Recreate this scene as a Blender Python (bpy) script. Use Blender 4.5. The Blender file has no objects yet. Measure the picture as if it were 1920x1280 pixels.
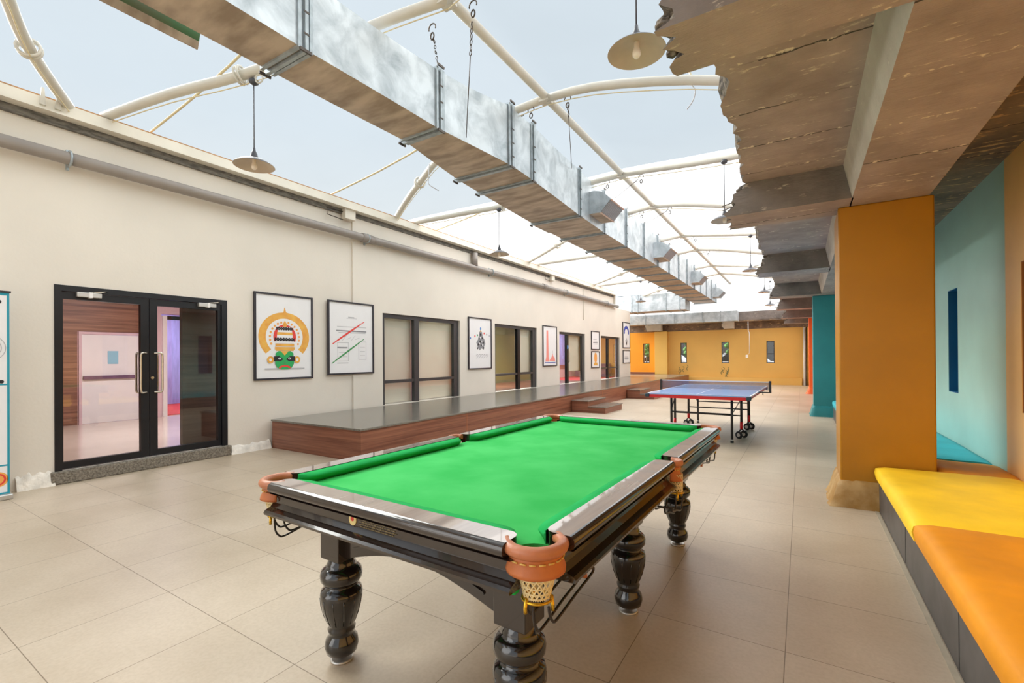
import bpy, bmesh, math, random
from mathutils import Vector, Matrix
random.seed(7)
PI = math.pi
SC = bpy.context.scene
COL = SC.collection

# ------------------------------------------------------------------ camera
EYE = 1.35
def cam_axes(yaw=.559, pitch=.0035, roll=-.0069):
    s, c = math.sin, math.cos
    fw = Vector((-s(yaw)*c(pitch), c(yaw)*c(pitch), s(pitch)))
    r = Vector((c(yaw), s(yaw), 0)); u = r.cross(fw)
    return c(roll)*r + s(roll)*u, -s(roll)*r + c(roll)*u, fw
_r, _u, _f = cam_axes()
SC.cycles.max_bounces = 14; SC.cycles.diffuse_bounces = 8; SC.cycles.transparent_max_bounces = 16
cam_d = bpy.data.cameras.new('camera')
cam = bpy.data.objects.new('camera', cam_d); COL.objects.link(cam)
cam_d.sensor_width = 36; cam_d.lens = 868.9/1920*36
cam_d.shift_y = (667.4-640)/1920
cam_d.clip_start = .02; cam_d.clip_end = 200
M = Matrix.Identity(4)
for i in range(3):
    M[i][0] = _r[i]; M[i][1] = _u[i]; M[i][2] = -_f[i]
M[0][3], M[1][3], M[2][3] = 0, 0, EYE
cam.matrix_world = M
SC.camera = cam

# ------------------------------------------------------------------ world, sun, exposure
SC.view_settings.view_transform = 'Standard'
SC.view_settings.look = 'None'
SC.view_settings.gamma = 1
SC.view_settings.use_curve_mapping = False
SC.view_settings.exposure = 0.13
W = bpy.data.worlds.new('overcast_sky'); SC.world = W; W.use_nodes = True
nt = W.node_tree; nt.nodes.clear()
wo = nt.nodes.new('ShaderNodeOutputWorld'); bg = nt.nodes.new('ShaderNodeBackground')
tc = nt.nodes.new('ShaderNodeTexCoord'); sx = nt.nodes.new('ShaderNodeSeparateXYZ')
cr = nt.nodes.new('ShaderNodeValToRGB')
cr.color_ramp.elements[0].position = 0.0; cr.color_ramp.elements[0].color = (1.0, .975, .93, 1)
cr.color_ramp.elements[1].position = .42; cr.color_ramp.elements[1].color = (.74, .83, .92, 1)
nt.links.new(tc.outputs['Generated'], sx.inputs[0]); nt.links.new(sx.outputs['Z'], cr.inputs[0])
nt.links.new(cr.outputs[0], bg.inputs[0]); bg.inputs[1].default_value = 1.1
nt.links.new(bg.outputs[0], wo.inputs[0])

def sun(name, energy, angle, d, col):
    l = bpy.data.lights.new(name, 'SUN'); l.energy = energy; l.angle = math.radians(angle); l.color = col
    o = bpy.data.objects.new(name, l); COL.objects.link(o)
    o.rotation_euler = Vector(d).to_track_quat('-Z', 'Y').to_euler(); return o
sun('sun_through_cloud', 2.4, 100, (.0, -.45, -1), (1.0, .97, .93))
sun('fill_sun_left', 11.0, 50, (.87, -.10, -.50), (1.0, .97, .92))  # extra sun lamp standing in for overcast sky, brightens the right bay
sun('fill_sun_right', 1.9, 70, (-.72, -.20, -.62), (1.0, .97, .93))  # extra sun lamp for the overcast dome, added to light the left wall
sun('fill_sun_behind', 0.9, 44, (.46, .74, -.36), (1.0, .97, .93))  # added fill from behind the camera for the slab-shaded right side

# ------------------------------------------------------------------ materials
def lin(c):
    return tuple(((v/255)/12.92 if v/255 <= .04045 else ((v/255+.055)/1.055)**2.4) for v in c)
def base(name):
    m = bpy.data.materials.new(name); m.use_nodes = True
    return m, m.node_tree, m.node_tree.nodes['Principled BSDF']
def N(nt, t, **k):
    n = nt.nodes.new(t)
    for a, v in k.items(): setattr(n, a, v)
    return n
def mat(name, c, rough=.5, metal=0, noise=0, scale=8, bump=0, bscale=None, c2=None, stretch=None, spec=None, coat=0, detail=6):
    """procedural surface: base colour c (sRGB 0-255) varied towards c2 by noise, with optional bump"""
    m, nt, b = base(name)
    c = lin(c)
    b.inputs['Roughness'].default_value = rough; b.inputs['Metallic'].default_value = metal
    if spec is not None: b.inputs['Specular IOR Level'].default_value = spec
    if coat: b.inputs['Coat Weight'].default_value = coat; b.inputs['Coat Roughness'].default_value = .1
    tcn = N(nt, 'ShaderNodeTexCoord'); mp = N(nt, 'ShaderNodeMapping')
    nt.links.new(tcn.outputs['Object'], mp.inputs[0])
    if stretch: mp.inputs['Scale'].default_value = stretch
    nz = N(nt, 'ShaderNodeTexNoise'); nz.inputs['Scale'].default_value = scale; nz.inputs['Detail'].default_value = detail
    nt.links.new(mp.outputs[0], nz.inputs['Vector'])
    rp = N(nt, 'ShaderNodeValToRGB')
    cc = lin(c2) if c2 else tuple(max(0, v*(1-noise)) for v in c)
    c1 = c if c2 else tuple(min(1, v*(1+noise*.5)) for v in c)
    rp.color_ramp.elements[0].position = .35; rp.color_ramp.elements[0].color = (*cc, 1)
    rp.color_ramp.elements[1].position = .65; rp.color_ramp.elements[1].color = (*c1, 1)
    nt.links.new(nz.outputs[0], rp.inputs[0]); nt.links.new(rp.outputs[0], b.inputs['Base Color'])
    if bump:
        nb = N(nt, 'ShaderNodeTexNoise'); nb.inputs['Scale'].default_value = bscale or scale*3; nb.inputs['Detail'].default_value = 5
        nt.links.new(mp.outputs[0], nb.inputs['Vector'])
        bp = N(nt, 'ShaderNodeBump'); bp.inputs['Strength'].default_value = bump; bp.inputs['Distance'].default_value = .02
        nt.links.new(nb.outputs[0], bp.inputs['Height']); nt.links.new(bp.outputs[0], b.inputs['Normal'])
    return m

def floor_mat():
    m, nt, b = base('beige_vitrified_tile')
    tcn = N(nt, 'ShaderNodeTexCoord'); mp = N(nt, 'ShaderNodeMapping')
    nt.links.new(tcn.outputs['Object'], mp.inputs[0])
    mp.inputs['Location'].default_value = (.075, -.001, 0)
    br = N(nt, 'ShaderNodeTexBrick'); br.offset = 0; br.squash = 1
    br.inputs['Color1'].default_value = (*lin((203, 188, 168)), 1); br.inputs['Color2'].default_value = (*lin((198, 182, 161)), 1)
    br.inputs['Mortar'].default_value = (*lin((136, 119, 98)), 1)
    br.inputs['Scale'].default_value = 1; br.inputs['Mortar Size'].default_value = .0022; br.inputs['Mortar Smooth'].default_value = .3
    br.inputs['Brick Width'].default_value = .613; br.inputs['Row Height'].default_value = .613
    nt.links.new(mp.outputs[0], br.inputs['Vector'])
    n1 = N(nt, 'ShaderNodeTexNoise'); n1.inputs['Scale'].default_value = 1.1; n1.inputs['Detail'].default_value = 8; n1.inputs['Roughness'].default_value = .65
    n2 = N(nt, 'ShaderNodeTexNoise'); n2.inputs['Scale'].default_value = 55; n2.inputs['Detail'].default_value = 4
    for n in (n1, n2): nt.links.new(tcn.outputs['Object'], n.inputs['Vector'])
    r1 = N(nt, 'ShaderNodeValToRGB'); r1.color_ramp.elements[0].position = .3; r1.color_ramp.elements[0].color = (.80, .77, .72, 1)
    r1.color_ramp.elements[1].position = .7; r1.color_ramp.elements[1].color = (1.04, 1.04, 1.04, 1)
    r2 = N(nt, 'ShaderNodeValToRGB'); r2.color_ramp.elements[0].position = .35; r2.color_ramp.elements[0].color = (.95, .94, .92, 1)
    r2.color_ramp.elements[1].position = .6; r2.color_ramp.elements[1].color = (1.02, 1.02, 1.02, 1)
    nt.links.new(n1.outputs[0], r1.inputs[0]); nt.links.new(n2.outputs[0], r2.inputs[0])
    m1 = N(nt, 'ShaderNodeMix', data_type='RGBA', blend_type='MULTIPLY'); m2 = N(nt, 'ShaderNodeMix', data_type='RGBA', blend_type='MULTIPLY')
    m1.inputs[0].default_value = 1; m2.inputs[0].default_value = 1
    nt.links.new(br.outputs['Color'], m1.inputs[6]); nt.links.new(r1.outputs[0], m1.inputs[7])
    nt.links.new(m1.outputs[2], m2.inputs[6]); nt.links.new(r2.outputs[0], m2.inputs[7])
    nt.links.new(m2.outputs[2], b.inputs['Base Color'])
    rr = N(nt, 'ShaderNodeMapRange'); rr.inputs[3].default_value = .28; rr.inputs[4].default_value = .5
    nt.links.new(n1.outputs[0], rr.inputs[0]); nt.links.new(rr.outputs[0], b.inputs['Roughness'])
    b.inputs['Specular IOR Level'].default_value = .45
    bp = N(nt, 'ShaderNodeBump'); bp.inputs['Strength'].default_value = .35; bp.inputs['Distance'].default_value = .003; bp.invert = True
    nt.links.new(br.outputs['Fac'], bp.inputs['Height']); nt.links.new(bp.outputs[0], b.inputs['Normal'])
    return m

def wood_mat(name, dark, light, axis='Z', scale=6, rough=.4):
    """laminate with grain lines running along the two axes other than `axis`"""
    m, nt, b = base(name)
    tcn = N(nt, 'ShaderNodeTexCoord'); mp = N(nt, 'ShaderNodeMapping')
    nt.links.new(tcn.outputs['Object'], mp.inputs[0])
    s = {'X': (scale*6, .6, .6), 'Y': (.6, scale*6, .6), 'Z': (.6, .6, scale*6)}[axis]
    mp.inputs['Scale'].default_value = s
    nz = N(nt, 'ShaderNodeTexNoise'); nz.inputs['Scale'].default_value = 1; nz.inputs['Detail'].default_value = 7; nz.inputs['Roughness'].default_value = .65
    nt.links.new(mp.outputs[0], nz.inputs['Vector'])
    rp = N(nt, 'ShaderNodeValToRGB')
    rp.color_ramp.elements[0].position = .36; rp.color_ramp.elements[0].color = (*lin(dark), 1)
    rp.color_ramp.elements[1].position = .64; rp.color_ramp.elements[1].color = (*lin(light), 1)
    nt.links.new(nz.outputs[0], rp.inputs[0]); nt.links.new(rp.outputs[0], b.inputs['Base Color'])
    b.inputs['Roughness'].default_value = rough
    return m

def concrete_mat(name, c, c2, pale, amount=.60, lines=.58):
    """board-marked concrete with pale chipped patches"""
    m, nt, b = base(name)
    tcn = N(nt, 'ShaderNodeTexCoord')
    n1 = N(nt, 'ShaderNodeTexNoise'); n1.inputs['Scale'].default_value = 2.2; n1.inputs['Detail'].default_value = 9; n1.inputs['Roughness'].default_value = .6
    mp = N(nt, 'ShaderNodeMapping'); mp.inputs['Scale'].default_value = (1.6, 5.5, 5.5)
    nt.links.new(tcn.outputs['Object'], mp.inputs[0])
    n2 = N(nt, 'ShaderNodeTexNoise'); n2.inputs['Scale'].default_value = 3.2; n2.inputs['Detail'].default_value = 10; n2.inputs['Roughness'].default_value = .7
    nt.links.new(tcn.outputs['Object'], n1.inputs['Vector']); nt.links.new(mp.outputs[0], n2.inputs['Vector'])
    r1 = N(nt, 'ShaderNodeValToRGB'); r1.color_ramp.elements[0].position = .3; r1.color_ramp.elements[0].color = (*lin(c2), 1)
    r1.color_ramp.elements[1].position = .7; r1.color_ramp.elements[1].color = (*lin(c), 1)
    nt.links.new(n1.outputs[0], r1.inputs[0])
    r2 = N(nt, 'ShaderNodeValToRGB'); r2.color_ramp.elements[0].position = amount; r2.color_ramp.elements[0].color = (0, 0, 0, 1)
    r2.color_ramp.elements[1].position = amount+.06; r2.color_ramp.elements[1].color = (.8, .8, .8, 1)
    nt.links.new(n2.outputs[0], r2.inputs[0])
    mx = N(nt, 'ShaderNodeMix', data_type='RGBA'); nt.links.new(r2.outputs[0], mx.inputs[0]); nt.links.new(r1.outputs[0], mx.inputs[6]); mx.inputs[7].default_value = (*lin(pale), 1)
    # shuttering joints: broken dark cracks with pale mortar crumbs along them
    dn = N(nt, 'ShaderNodeTexNoise'); dn.inputs['Scale'].default_value = 9; dn.inputs['Detail'].default_value = 4
    nt.links.new(tcn.outputs['Object'], dn.inputs['Vector'])
    ad = N(nt, 'ShaderNodeVectorMath', operation='MULTIPLY_ADD'); ad.inputs[1].default_value = (.05, .05, .05); nt.links.new(dn.outputs['Color'], ad.inputs[0]); nt.links.new(tcn.outputs['Object'], ad.inputs[2])
    def joint(ms, off):
        m2 = N(nt, 'ShaderNodeMapping'); m2.inputs['Location'].default_value = (20, off, 0); nt.links.new(ad.outputs[0], m2.inputs[0])
        k = N(nt, 'ShaderNodeTexBrick'); k.offset = 0; k.inputs['Scale'].default_value = 1; k.inputs['Brick Width'].default_value = 40; k.inputs['Row Height'].default_value = lines
        k.inputs['Mortar Size'].default_value = ms; k.inputs['Mortar Smooth'].default_value = .4; k.inputs['Color1'].default_value = (0, 0, 0, 1); k.inputs['Color2'].default_value = (0, 0, 0, 1); k.inputs['Mortar'].default_value = (1, 1, 1, 1)
        nt.links.new(m2.outputs[0], k.inputs['Vector']); return k
    def gate(k, sc, lo, hi):
        g = N(nt, 'ShaderNodeTexNoise'); g.inputs['Scale'].default_value = sc; g.inputs['Detail'].default_value = 6; nt.links.new(tcn.outputs['Object'], g.inputs['Vector'])
        mr = N(nt, 'ShaderNodeMapRange'); mr.inputs[1].default_value = lo; mr.inputs[2].default_value = hi; nt.links.new(g.outputs[0], mr.inputs[0])
        mu = N(nt, 'ShaderNodeMath', operation='MULTIPLY'); nt.links.new(k.outputs['Fac'], mu.inputs[0]); nt.links.new(mr.outputs[0], mu.inputs[1]); return mu
    gd = gate(joint(.008, 0), 1.6, .46, .56); gp = gate(joint(.022, .012), 22, .56, .62)
    m3 = N(nt, 'ShaderNodeMix', data_type='RGBA'); nt.links.new(gd.outputs[0], m3.inputs[0]); nt.links.new(mx.outputs[2], m3.inputs[6]); m3.inputs[7].default_value = (*lin(tuple(v*.45 for v in c2)), 1)
    m4 = N(nt, 'ShaderNodeMix', data_type='RGBA'); nt.links.new(gp.outputs[0], m4.inputs[0]); nt.links.new(m3.outputs[2], m4.inputs[6]); m4.inputs[7].default_value = (*lin(pale), 1)
    nt.links.new(m4.outputs[2], b.inputs['Base Color']); b.inputs['Roughness'].default_value = .75
    bp = N(nt, 'ShaderNodeBump'); bp.inputs['Strength'].default_value = .6; bp.inputs['Distance'].default_value = .03
    nt.links.new(n2.outputs[0], bp.inputs['Height']); nt.links.new(bp.outputs[0], b.inputs['Normal'])
    return m

def galv_mat():
    m, nt, b = base('galvanised_steel')
    tcn = N(nt, 'ShaderNodeTexCoord')
    n1 = N(nt, 'ShaderNodeTexNoise'); n1.inputs['Scale'].default_value = 3.2; n1.inputs['Detail'].default_value = 9; n1.inputs['Roughness'].default_value = .62; n1.inputs['Distortion'].default_value = .5
    nt.links.new(tcn.outputs['Object'], n1.inputs['Vector'])
    rp = N(nt, 'ShaderNodeValToRGB')
    rp.color_ramp.elements[0].position = .32; rp.color_ramp.elements[0].color = (*lin((158, 167, 173)), 1)
    rp.color_ramp.elements[1].position = .62; rp.color_ramp.elements[1].color = (*lin((204, 211, 216)), 1)
    nt.links.new(n1.outputs[0], rp.inputs[0]); nt.links.new(rp.outputs[0], b.inputs['Base Color'])
    b.inputs['Metallic'].default_value = .55
    rr = N(nt, 'ShaderNodeMapRange'); rr.inputs[3].default_value = .55; rr.inputs[4].default_value = .33
    nt.links.new(n1.outputs[0], rr.inputs[0]); nt.links.new(rr.outputs[0], b.inputs['Roughness'])
    bp = N(nt, 'ShaderNodeBump'); bp.inputs['Strength'].default_value = .25; bp.inputs['Distance'].default_value = .03
    n3 = N(nt, 'ShaderNodeTexNoise'); n3.inputs['Scale'].default_value = 1.6
    nt.links.new(tcn.outputs['Object'], n3.inputs['Vector'])
    nt.links.new(n3.outputs[0], bp.inputs['Height']); nt.links.new(bp.outputs[0], b.inputs['Normal'])
    return m

def membrane_mat(name, tint, mixf, tc2):
    m = bpy.data.materials.new(name); m.use_nodes = True; nt = m.node_tree; nt.nodes.clear()
    o = N(nt, 'ShaderNodeOutputMaterial'); t = N(nt, 'ShaderNodeBsdfTransparent'); l = N(nt, 'ShaderNodeBsdfTranslucent'); mx = N(nt, 'ShaderNodeMixShader')
    tcn = N(nt, 'ShaderNodeTexCoord'); nz = N(nt, 'ShaderNodeTexNoise'); nz.inputs['Scale'].default_value = .8; nz.inputs['Detail'].default_value = 5
    nt.links.new(tcn.outputs['Object'], nz.inputs['Vector'])
    rp = N(nt, 'ShaderNodeValToRGB'); rp.color_ramp.elements[0].position = .3; rp.color_ramp.elements[1].position = .7
    rp.color_ramp.elements[0].color = (*[v*.96 for v in tint], 1); rp.color_ramp.elements[1].color = (*tint, 1)
    nt.links.new(nz.outputs[0], rp.inputs[0]); nt.links.new(rp.outputs[0], t.inputs[0])
    l.inputs[0].default_value = (*tc2, 1); mx.inputs[0].default_value = mixf
    nt.links.new(t.outputs[0], mx.inputs[1]); nt.links.new(l.outputs[0], mx.inputs[2]); nt.links.new(mx.outputs[0], o.inputs[0])
    return m

def glass_mat(name, tint=(.9, .9, .9), refl=1.0, ior=1.5):
    m = bpy.data.materials.new(name); m.use_nodes = True; nt = m.node_tree; nt.nodes.clear()
    o = N(nt, 'ShaderNodeOutputMaterial'); t = N(nt, 'ShaderNodeBsdfTransparent'); g = N(nt, 'ShaderNodeBsdfGlossy'); mx = N(nt, 'ShaderNodeMixShader'); f = N(nt, 'ShaderNodeFresnel')
    t.inputs[0].default_value = (*tint, 1); g.inputs['Roughness'].default_value = .01; f.inputs[0].default_value = ior
    mm = N(nt, 'ShaderNodeMath', operation='MULTIPLY'); mm.inputs[1].default_value = refl
    geo = N(nt, 'ShaderNodeNewGeometry'); mi = N(nt, 'ShaderNodeMapRange'); mi.inputs[3].default_value = ior; mi.inputs[4].default_value = 1/ior
    nt.links.new(geo.outputs['Backfacing'], mi.inputs[0]); nt.links.new(mi.outputs[0], f.inputs[0])   # same reflection on both faces of a thin pane
    nt.links.new(f.outputs[0], mm.inputs[0]); nt.links.new(mm.outputs[0], mx.inputs[0])
    nt.links.new(t.outputs[0], mx.inputs[1]); nt.links.new(g.outputs[0], mx.inputs[2]); nt.links.new(mx.outputs[0], o.inputs[0])
    return m
def emis_mat(name, c, s):
    m = bpy.data.materials.new(name); m.use_nodes = True; b = m.node_tree.nodes['Principled BSDF']
    b.inputs['Base Color'].default_value = (*lin(c), 1); b.inputs['Emission Color'].default_value = (*lin(c), 1); b.inputs['Emission Strength'].default_value = s
    return m

MT = {}
MT['floor'] = floor_mat()
MT['cream'] = mat('cream_wall_paint', (226, 219, 208), .75, noise=.05, scale=.9, bump=.06, bscale=30)
MT['plaster'] = mat('bare_white_plaster', (236, 230, 220), .85, noise=.18, scale=9, bump=.6, bscale=22)
MT['white_steel'] = mat('off_white_steel_paint', (206, 201, 190), .42, noise=.05, scale=5)
MT['beam_paint'] = mat('off_white_gutter_paint', (222, 216, 203), .5, noise=.07, scale=3)
MT['brown_edge'] = mat('rust_brown_edge_strip', (176, 130, 84), .6, noise=.2, scale=6)
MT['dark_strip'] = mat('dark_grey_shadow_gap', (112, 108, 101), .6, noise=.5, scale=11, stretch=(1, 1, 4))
MT['grey_pipe'] = mat('grey_pvc', (146, 138, 132), .35, noise=.08, scale=4)
MT['galv'] = galv_mat()
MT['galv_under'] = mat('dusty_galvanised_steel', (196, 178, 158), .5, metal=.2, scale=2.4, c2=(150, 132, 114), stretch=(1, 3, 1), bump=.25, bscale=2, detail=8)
MT['galv_flange'] = mat('galvanised_flange', (168, 178, 184), .4, metal=.45, noise=.2, scale=12)
MT['steel_dark'] = mat('dark_zinc_hardware', (92, 84, 78), .45, metal=.6, noise=.2, scale=20)
MT['grille'] = mat('aluminium_grille', (176, 178, 184), .5, metal=.1, noise=.05, scale=8)
MT['black_gap'] = mat('black_recess', (24, 23, 22), .8)
MT['green_sheet'] = mat('green_painted_sheet', (58, 138, 84), .45, scale=2.2, c2=(112, 122, 96))
MT['mem_near'] = membrane_mat('clear_roof_film', (.62, .64, .635), .05, (.9, .94, 1.0))
MT['mem_far'] = membrane_mat('white_roof_fabric', (.98, .97, .96), .25, (1, .985, .96))
MT['seam'] = mat('amber_membrane_seam', (222, 206, 166), .6)
MT['conc'] = concrete_mat('brown_board_marked_concrete', (186, 168, 165), (146, 130, 127), (228, 216, 202))
MT['conc_grey'] = concrete_mat('grey_beam_face_concrete', (138, 128, 122), (98, 90, 86), (200, 188, 170), .62)
MT['conc_pale'] = concrete_mat('pale_rendered_beam_side', (206, 198, 184), (180, 170, 156), (226, 218, 200), .62, 9)
MT['conc_rough'] = mat('broken_concrete', (128, 116, 102), .9, scale=26, c2=(52, 46, 41), bump=1, bscale=30)
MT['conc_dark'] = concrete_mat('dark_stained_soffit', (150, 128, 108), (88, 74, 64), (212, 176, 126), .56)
MT['mustard_col'] = mat('mustard_orange_paint', (178, 120, 2), .38, noise=.08, scale=2.2, bump=.05, bscale=20)
MT['mustard_base'] = mat('worn_mustard_skirting', (186, 152, 100), .6, scale=7, c2=(158, 116, 52), bump=.3, bscale=18)
MT['teal_col'] = mat('teal_paint', (44, 142, 148), .4, noise=.1, scale=2)
MT['orange_col'] = mat('bright_orange_paint', (240, 112, 44), .4, noise=.06, scale=2)
MT['teal_wall'] = mat('pale_teal_wall_paint', (160, 204, 196), .35, noise=.1, scale=1.2)
MT['must_wall'] = mat('ochre_wall_paint', (236, 188, 118), .42, noise=.1, scale=1.4)
MT['far_must'] = mat('mustard_wall_paint', (230, 186, 100), .55, noise=.06, scale=.8)
MT['far_orange'] = mat('amber_wall_paint', (240, 160, 34), .5, noise=.05, scale=.8)
MT['far_pale'] = mat('light_mustard_paint', (232, 190, 102), .55, noise=.04, scale=.8)
MT['blue_recess'] = mat('deep_blue_recess_paint', (22, 104, 150), .4, noise=.12, scale=2)
MT['amber_recess'] = mat('brown_amber_recess_paint', (150, 92, 30), .5, noise=.12, scale=2)
MT['black_alu'] = mat('black_powder_coated_aluminium', (24, 25, 30), .35, noise=.1, scale=9, spec=.4)
MT['grey_alu'] = mat('charcoal_window_aluminium', (62, 62, 64), .4, noise=.08, scale=9)
MT['steel'] = mat('brushed_stainless_steel', (206, 198, 184), .25, metal=1)
MT['alu'] = mat('silver_aluminium', (200, 198, 194), .35, metal=.7)
MT['glass'] = glass_mat('tinted_door_glass', (.95, .93, .93), 1.3)
MT['glass_win'] = glass_mat('window_glass', (.97, .98, .97), 1.0)
MT['blind'] = mat('cream_roller_blind', (236, 233, 222), .8, noise=.03, scale=3)
_b = MT['blind'].node_tree; _p = _b.nodes['Principled BSDF']; _tl = N(_b, 'ShaderNodeBsdfTranslucent'); _tl.inputs[0].default_value = (*lin((236, 230, 214)), 1)
_mx = N(_b, 'ShaderNodeMixShader'); _mx.inputs[0].default_value = .15; _b.links.new(_p.outputs[0], _mx.inputs[1]); _b.links.new(_tl.outputs[0], _mx.inputs[2]); _b.links.new(_mx.outputs[0], _b.nodes['Material Output'].inputs[0])
MT['granite'] = mat('polished_grey_granite', (120, 115, 106), .2, noise=.25, scale=60, spec=.9)
MT['granite_edge'] = mat('dark_granite_edge', (84, 80, 76), .3, noise=.2, scale=40)
MT['rough_stone'] = mat('rough_granite_threshold', (150, 142, 128), .85, scale=45, c2=(104, 96, 86), bump=.9, bscale=60)
MT['lam'] = wood_mat('walnut_laminate', (112, 64, 48), (158, 104, 80), 'Z', 5, .38)
MT['lam_in'] = wood_mat('brown_zebra_laminate', (104, 66, 52), (164, 118, 92), 'Z', 3, .4)
MT['lam_dark'] = wood_mat('dark_brown_laminate', (66, 50, 42), (92, 74, 62), 'Z', 3, .4)
MT['pale_blue'] = mat('pale_blue_notice_paper', (150, 202, 220), .6)
MT['white_paint'] = mat('white_paint', (238, 236, 234), .45, noise=.03, scale=5)
MT['inner_wall'] = mat('pinkish_corridor_paint', (218, 190, 196), .6, noise=.04, scale=2)
MT['lilac'] = mat('lilac_fabric', (150, 150, 214), .8, noise=.15, scale=3, stretch=(1, 8, 1))
MT['red_carpet'] = mat('red_carpet', (190, 60, 66), .9, noise=.2, scale=20)
MT['olive'] = mat('olive_green_wall', (118, 122, 84), .7, noise=.06, scale=2)
MT['purple'] = mat('dusty_purple_fabric', (112, 84, 112), .9, noise=.15, scale=12)
MT['inner_floor'] = mat('polished_cream_floor', (214, 200, 184), .12, noise=.06, scale=2)
MT['dark_wood'] = wood_mat('black_brown_polished_wood', (26, 19, 16), (44, 33, 27), 'Y', 2, .16)
MT['dark_wood'].node_tree.nodes['Principled BSDF'].inputs['Coat Weight'].default_value = .6
MT['dark_gloss'] = mat('dark_lacquered_turned_wood', (24, 18, 16), .14, noise=.2, scale=6, coat=.7)
MT['rail_wood'] = wood_mat('walnut_rail_top_sky_sheen', (128, 112, 102), (156, 140, 130), 'X', 2, .2)  # rail tops paler than the dark wood: sky sheen put into the colour
MT['rail_wood'].node_tree.nodes['Principled BSDF'].inputs['Coat Weight'].default_value = 1.0
MT['cloth'] = mat('green_baize', (72, 190, 100), .95, scale=4, c2=(52, 176, 84), spec=.15, detail=8)
MT['cloth_dark'] = mat('green_cushion_baize', (34, 168, 86), .95, noise=.1, scale=7, spec=.15)
MT['leather'] = mat('tan_leather', (186, 116, 80), .38, noise=.14, scale=14, bump=.1, bscale=60)
MT['leather_flap'] = mat('orange_tan_leather_skirt', (188, 108, 58), .5, noise=.12, scale=14, bump=.1, bscale=60)
MT['thread'] = mat('yellow_waxed_thread', (212, 176, 96), .6)
MT['net'] = mat('ivory_cord_net', (226, 208, 160), .8)
MT['brass'] = mat('polished_brass', (206, 164, 50), .25, metal=.85)
MT['iron'] = mat('black_coated_wire', (34, 26, 24), .35)
MT['gold_print'] = mat('dull_gold_print', (122, 108, 72), .5)
MT['badge'] = mat('cream_gold_badge', (224, 206, 140), .35)
MT['red_ink'] = mat('red_ink', (206, 64, 50), .6)
MT['tt_blue'] = mat('blue_table_top', (146, 186, 244), .16, noise=.04, scale=3, spec=.9)
MT['tt_white'] = mat('white_line_paint', (236, 238, 244), .4)
MT['tt_red'] = mat('red_painted_steel', (214, 26, 32), .4)
MT['tt_black'] = mat('black_painted_steel', (44, 40, 40), .4)
MT['rubber'] = mat('black_rubber', (28, 28, 30), .7)
MT['tt_corner'] = mat('dark_teal_plastic_corner', (44, 66, 78), .5)
MT['cush_y'] = mat('bright_yellow_upholstery', (250, 206, 36), .6, noise=.12, scale=3, bump=.25, bscale=6)
MT['cush_a'] = mat('amber_yellow_upholstery', (226, 144, 6), .6, noise=.14, scale=3, bump=.25, bscale=6)
MT['cush_t'] = mat('turquoise_upholstery', (44, 176, 190), .55, noise=.12, scale=3, bump=.2, bscale=6)
MT['bench_base'] = mat('dark_grey_granite_plinth', (84, 80, 78), .45, noise=.22, scale=8)
MT['kerb'] = mat('pale_screed_strip', (176, 164, 144), .6, noise=.1, scale=12)
MT['lamp_out'] = mat('dark_grey_enamel', (66, 66, 72), .4)
MT['lamp_in'] = mat('warm_grey_enamel_inside', (196, 180, 162), .45, noise=.08, scale=10)
MT['bulb'] = mat('frosted_bulb_glass', (240, 228, 212), .25)
MT['frame_blk'] = mat('black_picture_frame', (44, 40, 48), .45)
MT['paper'] = mat('white_poster_paper', (236, 236, 238), .5, noise=.01)
MT['ink_gold'] = mat('golden_yellow_ink', (236, 184, 84), .6, scale=9, c2=(228, 160, 70))
MT['ink_orange'] = mat('orange_ink', (240, 168, 84), .6)
MT['ink_red'] = mat('scarlet_ink', (226, 66, 58), .6)
MT['ink_green'] = mat('emerald_ink', (40, 168, 92), .6)
MT['ink_dgreen'] = mat('sketch_green_ink', (66, 150, 88), .6)
MT['ink_black'] = mat('black_ink', (32, 30, 34), .6)
MT['ink_grey'] = mat('pale_grey_ink', (184, 184, 188), .6)
MT['ink_mid'] = mat('mid_grey_ink', (140, 140, 146), .6)
MT['ink_blue'] = mat('royal_blue_ink', (58, 74, 170), .6)
MT['ink_sky'] = mat('sky_blue_ink', (80, 140, 210), .6)
MT['ink_pink'] = mat('salmon_ink', (238, 148, 138), .6)
MT['ink_teal'] = mat('teal_ink', (28, 150, 172), .6)
MT['foliage'] = mat('green_foliage', (70, 120, 50), .8, noise=.4, scale=9)
MT['bark'] = mat('bark', (80, 62, 48), .9)
MT['asphalt'] = mat('outdoor_paving', (90, 92, 96), .9, noise=.1)
MT['car_paint'] = mat('pale_blue_white_paint', (226, 234, 252), .3)
MT['tube_light'] = emis_mat('lit_tube_light', (240, 240, 255), 6)

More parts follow.
